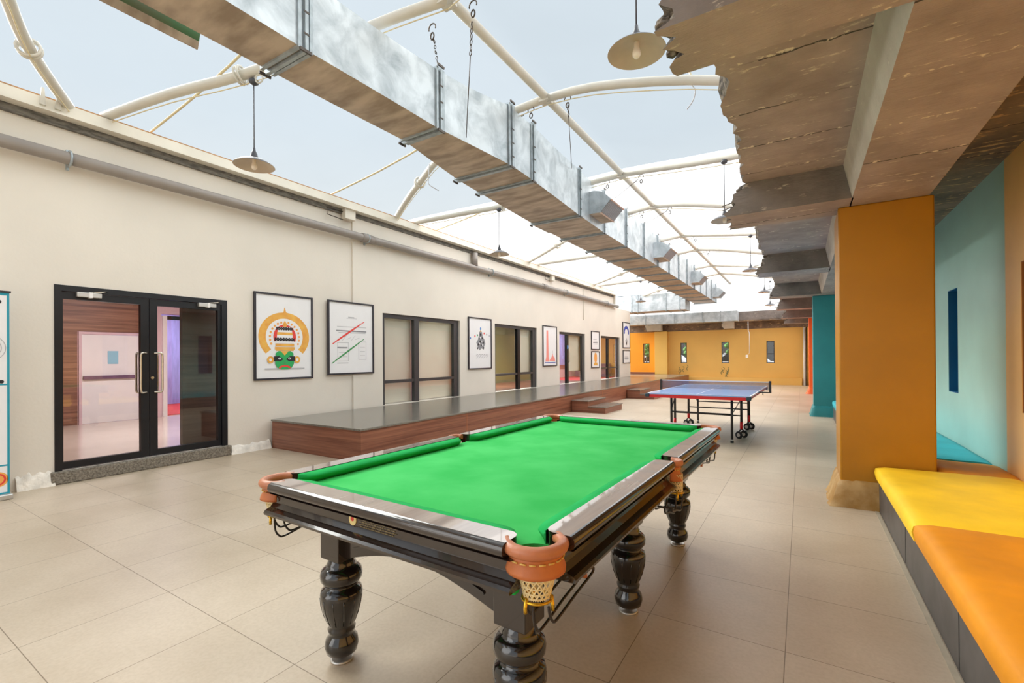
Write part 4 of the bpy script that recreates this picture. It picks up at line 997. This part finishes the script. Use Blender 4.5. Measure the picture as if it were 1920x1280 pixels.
pendant(-1.08, 13.12, 3.50, 4.42, 'small distant pendant lamp right of the ridge, second from the slab edge')
pendant(-1.08, 18.22, 3.55, 4.42, 'tiny distant pendant lamp right of the ridge')
pendant(-1.12, 22.4, 3.49, 4.53, 'farthest tiny pendant lamp above the grey end beam')
pendant(-5.3, 17.95, 3.49, 4.31, 'tiny distant pendant lamp in front of the cross duct')
b = MB(); b.lathe([(.0, .0), (.03, -.005), (.05, -.03), (.045, -.055), (.02, -.07), (.0, -.075)], 'lamp_out', c=(-4.98, 13.0, 4.36), n=16, cap=False); tag(b.build('ceiling_rose'), 'black empty ceiling rose on the far arch left of the duct', 'lamp')

# ---- far end fittings
b = MB(); b.tube([(.10, 24.82, .0), (.10, 24.82, 2.63)], .05, 'white_paint', 12); b.box(.16, .2, 24.7, 24.95, 0, 2.65, 'black_gap'); tag(b.build('down_pipe'), 'white down pipe in the right corner of the mustard wall', 'pipe')
t = tag(empty('hanging_light', (-2.14, 24.42, 3.015)), 'white socket light hanging on a white conduit before the mustard wall', 'lamp')
b = MB(); b.tube([(0, 0, 0), (0, 0, -.5), (.05, 0, -.55), (.05, 0, -1.5)], .018, 'white_paint', 8); b.build('conduit', t)
b = MB(); b.box(-.11, .0, -.05, .03, -1.75, -1.6, 'white_paint', .02); b.tube([(.05, 0, -1.5), (-.03, 0, -1.62)], .008, 'white_paint', 6); b.build('socket', t)
# outside, behind the end wall windows
b = MB(); b.box(-16, 10, 25.35, 44, -.15, -.05, 'asphalt'); struct(b.build('floor'))
b = MB(); b.box(-16, 10, 36, 36.5, -.05, 4.4, 'grey_alu'); tag(b.build('boundary_wall'), 'dark wall outside behind the end windows', 'wall')
for k, (xx, lb) in enumerate(((-8.4, 'behind the leftmost end window'), (-5.7, 'behind the second end window'), (-3.2, 'behind the third end window'))):
    t = tag(empty('shrub', (xx, 29.5, -.05)), 'green shrub outside '+lb, 'plant', 'shrubs outside the end windows'); random.seed(50+k)
    b = MB()
    for q in range(16):
        c = (random.uniform(-.5, .5), random.uniform(-.3, .3), random.uniform(1.45, 2.3)); r = random.uniform(.1, .2)
        b.lathe([(r*.2, -r), (r*.8, -r*.5), (r, 0), (r*.7, r*.6), (r*.15, r)], 'foliage', c=c, n=7, smooth=False)
    b.build('foliage', t)
    b = MB(); b.tube([(0, 0, 0), (.05, 0, 1.7)], .04, 'bark', 8); b.build('stem', t)
for xc, lb in ((-7.4, 'behind the two left end windows'), (-2.7, 'behind the two right end windows')):
    t = tag(empty('parked_car', (xc, 31.5, -.05)), 'pale parked car outside, glimpsed '+lb, 'car', 'parked cars outside')
    b = MB(); b.prism([(-2.15, .3), (2.1, .3), (2.15, .75), (1.9, .98), (1.1, 1.08), (.5, 1.6), (-1.3, 1.6), (-1.9, 1.1), (-2.15, .95)], 'y', -.8, .8, 'car_paint'); b.build('body', t)
    b = MB(); b.prism([(.95, 1.1), (.42, 1.52), (-1.2, 1.52), (-1.7, 1.1)], 'y', -.81, .81, 'black_gap'); b.build('windows', t)
    for xx in (-1.4, 1.35):
        for yy in (-.83, .65):
            b = MB(); b.lathe([(.32, 0), (.32, .18)], 'rubber', n=18, T=Matrix.Translation((xx, yy, .32)) @ Matrix.Rotation(-PI/2, 4, 'X')); b.build('wheel', t)
# olive vine stains below two end windows
random.seed(9)
for (xx, n_, zz) in ((-5.2, 4, .95), (-3.2, 7, .85)):
    b = MB()
    for k in range(n_):
        x = xx+random.uniform(-.22, .22); z = zz-random.uniform(0, .3)
        b.tube(smooth_path([(x, YF-.004, z), (x+.06, YF-.004, z-.08), (x-.02, YF-.004, z-.2), (x+.03, YF-.004, z-.28)], 3), .012, 'olive', 5)
    struct(b.build('trim_6'), 'thin olive creeper marks below an end window')

# ================================================================== SNOOKER TABLE
PT = empty('snooker_table', (-1.267, 2.426, 0), math.radians(-1.3))
tag(PT, 'dark wooden snooker table with bright green cloth and tan leather pockets', 'snooker table')
HX, HY = .7375, 1.345          # outer half sizes
NX_, NY_ = .5825, 1.19         # cushion nose
TOP = .835
# cloth bed with pocket cut-outs
def cut(cx, cy, r, a0, a1, n=10): return [(cx+r*math.cos(a0+(a1-a0)*k/n), cy+r*math.sin(a0+(a1-a0)*k/n)) for k in range(n+1)]
D = math.radians
q1 = cut(.640, 1.248, .066, D(285), D(165))           # +x +y corner bite, from right edge to top edge
outl = [(.66, .05)]
outl = [(.655, .055)] + [(.652, 1.18)] + q1 + [(.575, 1.262), (-.575, 1.262)] + [(-x, y) for x, y in q1[::-1]] + [(-.652, 1.18), (-.655, .055)] \
    + [(-x, y) for x, y in cut(.705, 0, .062, D(130), D(230), 6)] + [(-.655, -.055), (-.652, -1.18)] + [(-x, -y) for x, y in q1] + [(-.575, -1.262), (.575, -1.262)] + [(x, -y) for x, y in q1[::-1]] + [(.652, -1.18), (.655, -.055)] \
    + [(x, y) for x, y in cut(.705, 0, .062, D(230), D(130), 6)]
b = MB(); b.prism(outl, 'z', .745, .790, 'cloth'); b.build('cloth_bed', PT)
b = MB(); b.box(-.56, .56, -1.16, 1.16, .70, .744, 'dark_wood'); b.build('bed_frame', PT)
# cushions: swept profile whose nose curves back towards the pockets
def cushion(axis, sgn, c0, c1, edge, nose):
    b = MB(); rows = []; n = 40; L = c1-c0
    for k in range(n+1):
        s_ = c0+L*k/n; d = min(s_-c0, c1-s_); rr = .085
        ret = 0 if d >= rr else (1-math.sqrt(max(0, 1-((rr-d)/rr)**2)))*.95
        w = edge-nose; ns = nose+w*ret*.92
        P = [(edge+.001, TOP-.003), (edge-(edge-ns)*.35, TOP-.003), (ns+.006, TOP-.010), (ns, TOP-.017), (ns+.003, TOP-.023), (min(edge-.002, ns+.022), TOP-.0455), (edge+.001, TOP-.0455)]
        rows.append([((sgn*u, s_, z) if axis == 'y' else (s_, sgn*u, z)) for u, z in P])
    b.grid(rows, 'cloth_dark')
    for r in (rows[0], rows[-1]): b.face(r, 'cloth_dark')
    return b.build('cushion', PT)
WE = HX-.10; WEY = HY-.10
for sg in (1, -1):
    cushion('y', sg, .055, WEY-.065, WE, NX_); cushion('y', sg, -WEY+.065, -.055, WE, NX_)
    cushion('x', sg, -WE+.065, WE-.065, WEY, NY_)
# wooden rails with rounded ends
def rail(pts_prof, axis, sgn, c0, c1, off, m, name):
    b = MB(); pr = [((sgn*(off+u)), z) for u, z in pts_prof]
    b.prism(pr, 'y', c0, c1, m) if axis == 'y' else b.prism(pr, 'x', c0, c1, m)
    return b.build(name, PT)
def top_rail(axis, sgn, c0, c1, h):
    """rail plank with a rounded outer lip"""
    b = MB(); P = [(h-.10, TOP-.045), (h-.10, TOP), (h-.016, TOP), (h-.006, TOP-.004), (h, TOP-.013), (h+.001, TOP-.026), (h-.002, TOP-.036), (h-.012, TOP-.042)]
    n = 28; rows = []; R_ = .035; i1 = b.mi('rail_wood'); i2 = b.mi('dark_wood')
    V = []
    steps = [0, .001, .004, .010, .020, .034]; steps = [c0+q for q in steps]+[c0+.034+(c1-c0-.068)*k/12 for k in range(1, 12)]+[c1-q for q in steps[::-1]]
    for s_ in steps:
        d = min(s_-c0, c1-s_); ri = .034; cutb = ri*(1-math.sqrt(max(0, 1-((ri-min(d, ri))/ri)**2)))
        PP = [(P[0][0]+cutb, P[0][1]), (P[1][0]+cutb, P[1][1])]+P[2:]
        V.append([b.bm.verts.new((sgn*u, s_, z) if axis == 'y' else (s_, sgn*u, z)) for u, z in PP])
    for A, B in zip(V, V[1:]):
        for q in range(len(P)):
            f = b.bm.faces.new([A[q], A[(q+1) % len(P)], B[(q+1) % len(P)], B[q]]); f.smooth = 2 <= q <= 6; f.material_index = i1 if q == 1 else i2
    for E_ in (V[0], V[-1]):
        f = b.bm.faces.new(E_); f.material_index = i2
    return b.build('rail', PT)
FP = [(-.002, TOP-.042), (-.030, TOP-.046), (-.038, TOP-.062), (-.040, TOP-.092), (-.026, TOP-.108), (-.004, TOP-.116), (.004, TOP-.124), (.002, TOP-.134), (-.07, TOP-.136), (-.07, TOP-.042)]
for sg in (1, -1):
    for (c0, c1) in ((.052, WEY-.055), (-WEY+.055, -.052)):
        top_rail('y', sg, c0, c1, HX); rail(FP, 'y', sg, c0+(.0 if c0 > 0 else 0), c1, HX, 'dark_wood', 'fascia')
    top_rail('x', sg, -WE+.045, WE-.045, HY); rail(FP, 'x', sg, -WE+.02, WE-.02, HY, 'dark_wood', 'fascia')
# badge and gold lettering lines on the near fascia
b = MB(); n = 20
b.prism([(-.092+.020*math.cos(2*PI*k/n), .767+.0215*math.sin(2*PI*k/n)) for k in range(n)], 'y', -HY+.0355, -HY+.040, 'badge')
b.prism([(-.092+.009*math.cos(2*PI*k/8), .769+.008*math.sin(2*PI*k/8)) for k in range(8)], 'y', -HY+.0345, -HY+.036, 'red_ink')
bd = b.build('badge', PT)
b = MB()
for k, (x0, x1) in enumerate(((-.064, .03), (.045, .135), (-.062, .138), (-.055, .13), (-.06, .136), (-.05, .12))):
    z = .785 if k < 2 else .785-.0085*(k-1)-.002
    x = x0
    random.seed(70+k)
    while x < x1:
        w_ = random.uniform(.006, .018); b.box(x, min(x+w_, x1), -HY+.0372, -HY+.0385, z-.0016, z+.0016, 'gold_print'); x += w_+.0035
b.build('lettering', PT)
# legs
LP_ = [(.048, 0), (.055, .004), (.055, .012), (.018, .016), (.018, .026), (.045, .030), (.066, .045), (.073, .072), (.068, .100), (.054, .118), (.052, .128), (.058, .136), (.060, .148), (.054, .158), (.056, .166), (.070, .200), (.083, .240), (.090, .280), (.091, .305), (.086, .322), (.074, .330), (.066, .338), (.064, .346), (.078, .352), (.089, .368), (.091, .388), (.086, .408), (.072, .421), (.060, .428), (.062, .438), (.055, .446), (.055, .470)]
def leg(x, y, first=None):
    g = MB(); n = 36
    g.lathe([(.044, 0), (.050, .004), (.050, .010), (.044, .013)], 'alu', c=(x, y, 0), n=24)
    i = None
    b = MB(); b.lathe(LP_[3:], 'dark_gloss', c=(x, y, 0), n=n)
    b.box(x-.063, x+.063, y-.063, y+.063, .462, .70, 'dark_wood', .004)
    for k in range(12):   # carved flutes on the vase
        a = 2*PI*k/12
        b.tube([(x+(r-.0012)*math.cos(a), y+(r-.0012)*math.sin(a), z) for r, z in ((.060, .175), (.076, .215), (.088, .262), (.0905, .295))], .003, 'dark_gloss', 6)
    o = b.build('leg', PT); g.build('levelling_foot', o); return o
for x, y in ((-.475, -1.075), (.475, -1.075), (-.475, 0), (.475, 0), (-.475, 1.04), (.475, 1.04)): leg(x, y)
# arched end aprons between the legs
for sg in (-1, 1):
    b = MB(); n = 24; x0, x1 = -.412, .412; yy = sg*1.085 if sg < 0 else 1.05
    low = [(x0+(x1-x0)*k/n, .475+.085*math.sin(PI*k/n)) for k in range(n+1)]
    b.prism(low+[(x1, .70), (x0, .70)], 'y', yy-.02, yy+.02, 'dark_wood')
    b.prism([(x0+.06+(x1-x0-.12)*k/n, .53+.075*math.sin(PI*k/n)) for k in range(n+1)]+[(x1-.06-(x1-x0-.12)*k/n, .538+.075*math.sin(PI*k/n)) for k in range(n+1)], 'y', yy+sg*.02-.0, yy+sg*.027, 'dark_gloss')
    b.build('end_apron', PT)
# pockets
def pocket(cx, cy, dirdeg, R_, span, flap_h, kind, railv=None, strap=True):
    dr = D(dirdeg); t = MB(); a0, a1 = dr-D(span), dr+D(span); n = 22
    arcp = [(cx+R_*math.cos(a0+(a1-a0)*k/n), cy+R_*math.sin(a0+(a1-a0)*k/n)) for k in range(n+1)]
    t.tube([(x, y, TOP-.017) for x, y in arcp], .0185 if kind == 'corner' else .016, 'leather', 12); pk = t.build('pocket_leather', PT)
    b = MB(); rows = []; fs = .62 if kind == 'corner' else .7
    for k in range(n+1):
        a = dr+(a0-dr+(a1-a0)*k/n)*.80
        flare = (math.cos(a-dr))
        rows.append([(cx+(R_+.010+o)*math.cos(a), cy+(R_+.010+o)*math.sin(a), TOP-.034-z) for o, z in ((-.006, 0), (-.009, .012), (-.008, flap_h*.45), (-.002+.003*flare, flap_h*.8), (-.004+.007*flare, flap_h))])
    b.grid(rows, 'leather_flap'); o = b.build('leather_skirt', pk)
    m_ = o.modifiers.new('thick', 'SOLIDIFY'); m_.thickness = .004
    b = MB()
    m = 9
    for k in range(m):
        aa = dr+(a0-dr)*.78+((a1-a0)*.78)*(k+.15)/m; ab = dr+(a0-dr)*.78+((a1-a0)*.78)*(k+.82)/m
        b.tube([(cx+(R_+.0035)*math.cos(a), cy+(R_+.0035)*math.sin(a), TOP-.047) for a in (aa, (aa+ab)/2, ab)], .0026, 'thread', 6)
    b.build('stitching', pk)
    # cord net: crossing cords on a cone
    cxn, cyn = cx+.02*math.cos(dr), cy+.02*math.sin(dr); z1, z0 = TOP-.07, .678; r1, r0 = min(R_*.8, .062), .037
    b = MB(); nn = 18
    for k in range(nn):
        for s_ in (1, -1):
            pts = []
            for q in range(7):
                f = q/6; a = 2*PI*k/nn+s_*f*1.15; r = r1+(r0-r1)*(f**.8); pts.append((cxn+r*math.cos(a), cyn+r*math.sin(a), z1+(z0-z1)*f))
            b.tube(pts, .0023, 'net', 4, cap=False)
    for f in (.35, .6, .8, .95):
        r = r1+(r0-r1)*(f**.8); b.tube([(cxn+r*math.cos(2*PI*k/16), cyn+r*math.sin(2*PI*k/16), z1+(z0-z1)*f) for k in range(16)], .0026, 'net', 4, closed=True)
    b.build('net', pk)
    b = MB(); rb = .042
    b.tube([(cxn+rb*math.cos(2*PI*k/20), cyn+rb*math.sin(2*PI*k/20), .672) for k in range(20)], .0042, 'brass', 8, closed=True)
    for k in range(3):
        a = dr+D(60)+k*2*PI/3; x, y = cxn+rb*math.cos(a), cyn+rb*math.sin(a)
        b.tube([(x, y, .684), (x+.004*math.cos(a), y+.004*math.sin(a), .655), (x+.003*math.cos(a), y+.003*math.sin(a), .642)], .0058, 'brass', 8)
    b.build('ring', pk)
    if railv:
        rx, ry, L = railv; ux, uy = -ry, rx
        b = MB()
        for off, dz, st in ((-.038, 0, .0), (.038, 0, .0), (0, -.028, -.02)):
            x0, y0 = cxn+ux*off+rx*st, cyn+uy*off+ry*st
            pts = smooth_path([(x0, y0, .655), (x0+rx*.004, y0+ry*.004, .635+dz), (x0+rx*.02, y0+ry*.02, .607+dz), (x0+rx*.05, y0+ry*.05, .598+dz), (x0+rx*L*.6, y0+ry*L*.6, .618+dz*.8), (x0+rx*L, y0+ry*L, .634+dz*.7), (x0+rx*(L+.005), y0+ry*(L+.005), .65)], 3)
            b.tube(pts, .0042, 'iron', 8)
        ex, ey = cxn+rx*L, cyn+ry*L
        b.tube([(ex+ux*.045, ey+uy*.045, .648), (ex-ux*.045, ey-uy*.045, .648)], .0045, 'iron', 8)
        b.build('ball_rack', pk)
        if strap:
            b = MB(); rows = []
            for sgn in (-.013, .013):
                rows.append([(ex+ux*sgn+rx*o, ey+uy*sgn+ry*o, z) for o, z in ((.0, .70), (.004, .675), (-.004, .65), (.006, .625), (.014, .60))])
            b.grid(rows, 'leather_flap'); o = b.build('strap', pk); mm = o.modifiers.new('thick', 'SOLIDIFY'); mm.thickness = .004
CX_, CY_ = .640, 1.247
pocket(CX_, -CY_, -45, .080, 108, .052, 'corner', (0, 1, .30))
pocket(-CX_, -CY_, -135, .080, 108, .052, 'corner', (0, 1, .30))
pocket(CX_, CY_, 45, .080, 108, .052, 'corner', (0, -1, .30))
pocket(-CX_, CY_, 135, .080, 108, .052, 'corner', (0, -1, .30))
pocket(.700, 0, 0, .046, 100, .07, 'middle', (0, -1, .20), False)
pocket(-.700, 0, 180, .046, 100, .07, 'middle', (0, -1, .20), False)
# spare corner of green cloth showing under the near pocket
b = MB(); b.box(.585, .615, -1.318, -1.29, .688, .699, 'cloth_dark', .003); b.build('cloth_corner', PT)

# ================================================================== TABLE TENNIS TABLE
TT = tag(empty('table_tennis_table', (-1.369, 8.985, 0), math.radians(-1.3)), 'blue table tennis table with red apron and net beyond the snooker table', 'table tennis table')
for sg, in ((-1,), (1,)):
    b = MB(); y0, y1 = (.006, 1.37) if sg > 0 else (-1.37, -.006)
    b.box(-.7625, .7625, y0, y1, .740, .760, 'tt_blue'); o = b.build('table_top', TT)
    b = MB(); e = .0006
    ye0, ye1 = (1.35, 1.37) if sg > 0 else (-1.37, -1.35)
    b.box(-.7625, .7625, ye0, ye1, .76, .76+e, 'tt_white'); b.box(-.7625, -.7425, y0, y1, .76, .76+e*.9, 'tt_white'); b.box(.7425, .7625, y0, y1, .76, .76+e*.9, 'tt_white')
    b.box(-.0015*2, .003, y0, y1, .76, .76+e*.8, 'tt_white'); b.build('line_markings', o)
    b = MB(); ya, yb = (y1-.03, y1-.005) if sg > 0 else (y0+.005, y0+.03)
    b.box(-.745, .745, ya, yb, .690, .740, 'tt_red'); b.box(-.745, -.72, min(y0, y1)+.03, max(y0, y1)-.03, .70, .74, 'tt_red'); b.box(.72, .745, min(y0, y1)+.03, max(y0, y1)-.03, .70, .74, 'tt_red'); b.build('apron', TT)
    for sx in (-1, 1):
        b = MB(); yc = y1-.02 if sg > 0 else y0+.02
        b.box(sx*.745-.045, sx*.745+.022, yc-.05, yc+.035, .695, .752, 'tt_corner', .012); b.build('corner_guard', TT)
        # outer leg
        b = MB(); yy = sg*1.03; b.tube([(sx*.46, yy, .74), (sx*.46, yy, .03)], .019, 'tt_black', 10); lg = b.build('leg', TT)
        b = MB(); b.tube([(sx*.46, yy, .05), (sx*.46, yy, .03)], .02, 'alu', 10); b.tube([(sx*.46, yy, .03), (sx*.46, yy, 0)], .024, 'rubber', 10); b.build('leveller', lg)
        # wheel leg
        yy = sg*.52; b = MB(); b.tube([(sx*.53, yy, .74), (sx*.53, yy, .26)], .02, 'tt_black', 10); b.tube([(sx*.53, yy, .27), (sx*.53, yy, .15)], .023, 'tt_red', 10); lg = b.build('leg', TT)
        for dy in (-.07, .07):
            b = MB()
            T = Matrix.Translation((sx*.53+(.03 if dy > 0 else -.03), yy+dy, .062)) @ Matrix.Rotation(D(62), 4, 'Z') @ Matrix.Rotation(PI/2, 4, 'Y')
            b.lathe([(.030, -.014), (.056, -.014), (.062, -.006), (.062, .006), (.056, .014), (.030, .014)], 'rubber', n=24, T=T)
            b.lathe([(.03, -.016), (.03, .016)], 'alu', n=18, T=T)
            b.tube([(sx*.53, yy, .155), (sx*.53+(.03 if dy > 0 else -.03), yy+dy*.6, .12), (sx*.53+(.03 if dy > 0 else -.03), yy+dy, .062)], .011, 'tt_black', 8)
            b.build('wheel', lg)
    b = MB(); b.tube([(-.46, sg*1.03, .44), (.46, sg*1.03, .44)], .011, 'tt_black', 8); b.build('crossbar', TT)
    b = MB(); b.tube([(-.53, sg*.52, .37), (.53, sg*.52, .37)], .011, 'tt_black', 8); b.build('crossbar', TT)
    for sx in (-1, 1):
        b = MB(); b.tube([(sx*.46, sg*1.03, .44), (sx*.50, sg*.75, .56), (sx*.53, sg*.52, .66)], .007, 'tt_black', 6); b.build('brace', TT)
nt_ = empty('net_assembly', (0, 0, 0)); nt_.parent = TT
b = MB(); netm = bpy.data.materials.new('table_net_mesh'); netm.use_nodes = True; _n = netm.node_tree; _n.nodes.clear()
_o = N(_n, 'ShaderNodeOutputMaterial'); _t = N(_n, 'ShaderNodeBsdfTransparent'); _d = N(_n, 'ShaderNodeBsdfDiffuse'); _d.inputs[0].default_value = (*lin((120, 128, 150)), 1); _m = N(_n, 'ShaderNodeMixShader'); _m.inputs[0].default_value = .38
_n.links.new(_t.outputs[0], _m.inputs[1]); _n.links.new(_d.outputs[0], _m.inputs[2]); _n.links.new(_m.outputs[0], _o.inputs[0])
b.box(-.90, .90, -.001, .001, .765, .90, netm); b.build('net', nt_)
b = MB(); b.box(-.90, .90, -.004, .004, .898, .9125, 'tt_white'); b.build('net_tape', nt_)
for sx in (-1, 1):
    b = MB(); b.box(sx*.91-.018, sx*.91+.018, -.02, .02, .755, .925, 'tt_black', .004); b.box(min(sx*.72, sx*.925), max(sx*.72, sx*.925), -.02, .02, .722, .739, 'tt_black', .004); b.box(sx*.91-.018, sx*.91+.018, -.015, .015, .722, .76, 'tt_black'); b.tube([(sx*.80, 0, .722), (sx*.80, 0, .68)], .008, 'alu', 8); b.build('net_post', nt_)

# ================================================================== BENCHES
def bench(y0, y1, lb):
    b = MB(); b.box(.556, XR-.002, y0, y1, 0, .285, 'bench_base', .004)
    y = y1-1.2
    while y > y0+.1: b.box(.5545, .556, y-.002, y+.002, .01, .28, 'black_gap'); y -= 1.2
    return tag(b.build('bench_plinth'), lb, 'bench')
def cushion_pad(x0, x1, y0, y1, z0, z1, m, lb, seed=0, skew=0):
    random.seed(seed); b = MB(); nx, ny = 18, max(8, int((y1-y0)/.07)); r = .022
    bm = b.bm; i = b.mi(m)
    ph = [random.uniform(0, 6) for _ in range(4)]
    folds = [(random.uniform(.15, .85), random.uniform(.3, .9), random.uniform(.25, .8)) for _ in range(5)]
    def top(u, v):
        e = min(u, 1-u)*(x1-x0); g = min(v, 1-v)*(y1-y0)
        z = z1-.012*math.exp(-e/.03)-.012*math.exp(-g/.03)+.004*math.sin(u*5+ph[0])*math.sin(v*7+ph[1])
        for (fu, fv, fl) in folds:
            if abs(u-fu) < fl*.5: z -= .006*math.exp(-(((v-fv)*(y1-y0)-.05*math.sin(u*6+ph[2]))/.016)**2)*(1-abs(u-fu)/(fl*.5))
        return z
    rows = []
    for j in range(ny+1):
        v = j/ny; y = y0+(y1-y0)*v; row = []
        row.append((x0+.004, y, z0)); row.append((x0-.006+skew*.0, y, z0+(z1-z0)*.45)); row.append((x0+.002, y, z1-.03))
        for k in range(nx+1):
            u = k/nx; row.append((x0+.018+(x1-x0-.026)*u, y, top(u, v)))
        row.append((x1, y, z1-.03)); row.append((x1, y, z0)); rows.append(row)
    b.grid(rows, m)
    for r_ in (rows[0], rows[-1]): b.face(r_, m)
    b.face([rows[0][0], rows[-1][0], rows[-1][-1], rows[0][-1]], m)
    return tag(b.build('bench_cushion'), lb, 'cushion')
bench(YB+.1, 5.07, 'long dark grey bench plinth under the yellow and amber cushions')
cushion_pad(.53, XR-.004, 3.46, 5.075, .287, .402, 'cush_y', 'bright yellow bench cushion against the mustard column', 1)
cushion_pad(.535, XR-.004, 1.55, 3.45, .287, .408, 'cush_a', 'amber bench cushion at the right edge, nearest the viewer', 2)
cushion_pad(.53, XR-.004, -.5, 1.54, .287, .402, 'cush_y', 'yellow bench cushion before the amber one', 3)
b = MB(); b.box(.945, XR-.002, 5.08, 5.70, 0, .285, 'bench_base', .004); tag(b.build('bench_plinth'), 'short dark plinth tucked between the mustard column and the side wall', 'bench')
cushion_pad(.948, XR-.004, 5.085, 5.66, .287, .402, 'cush_a', 'small amber cushion between the mustard column and the side wall', 4)
bench(5.74, 11.95, 'dark bench plinth under the turquoise cushions')
for k, (y0, y1) in enumerate(((5.75, 7.8), (7.81, 9.87), (9.88, 11.95))):
    cushion_pad(.54, XR-.004, y0, y1, .287, .402, 'cush_t', 'turquoise bench cushion, %s from the mustard column' % ('first', 'second', 'third')[k], 5+k)
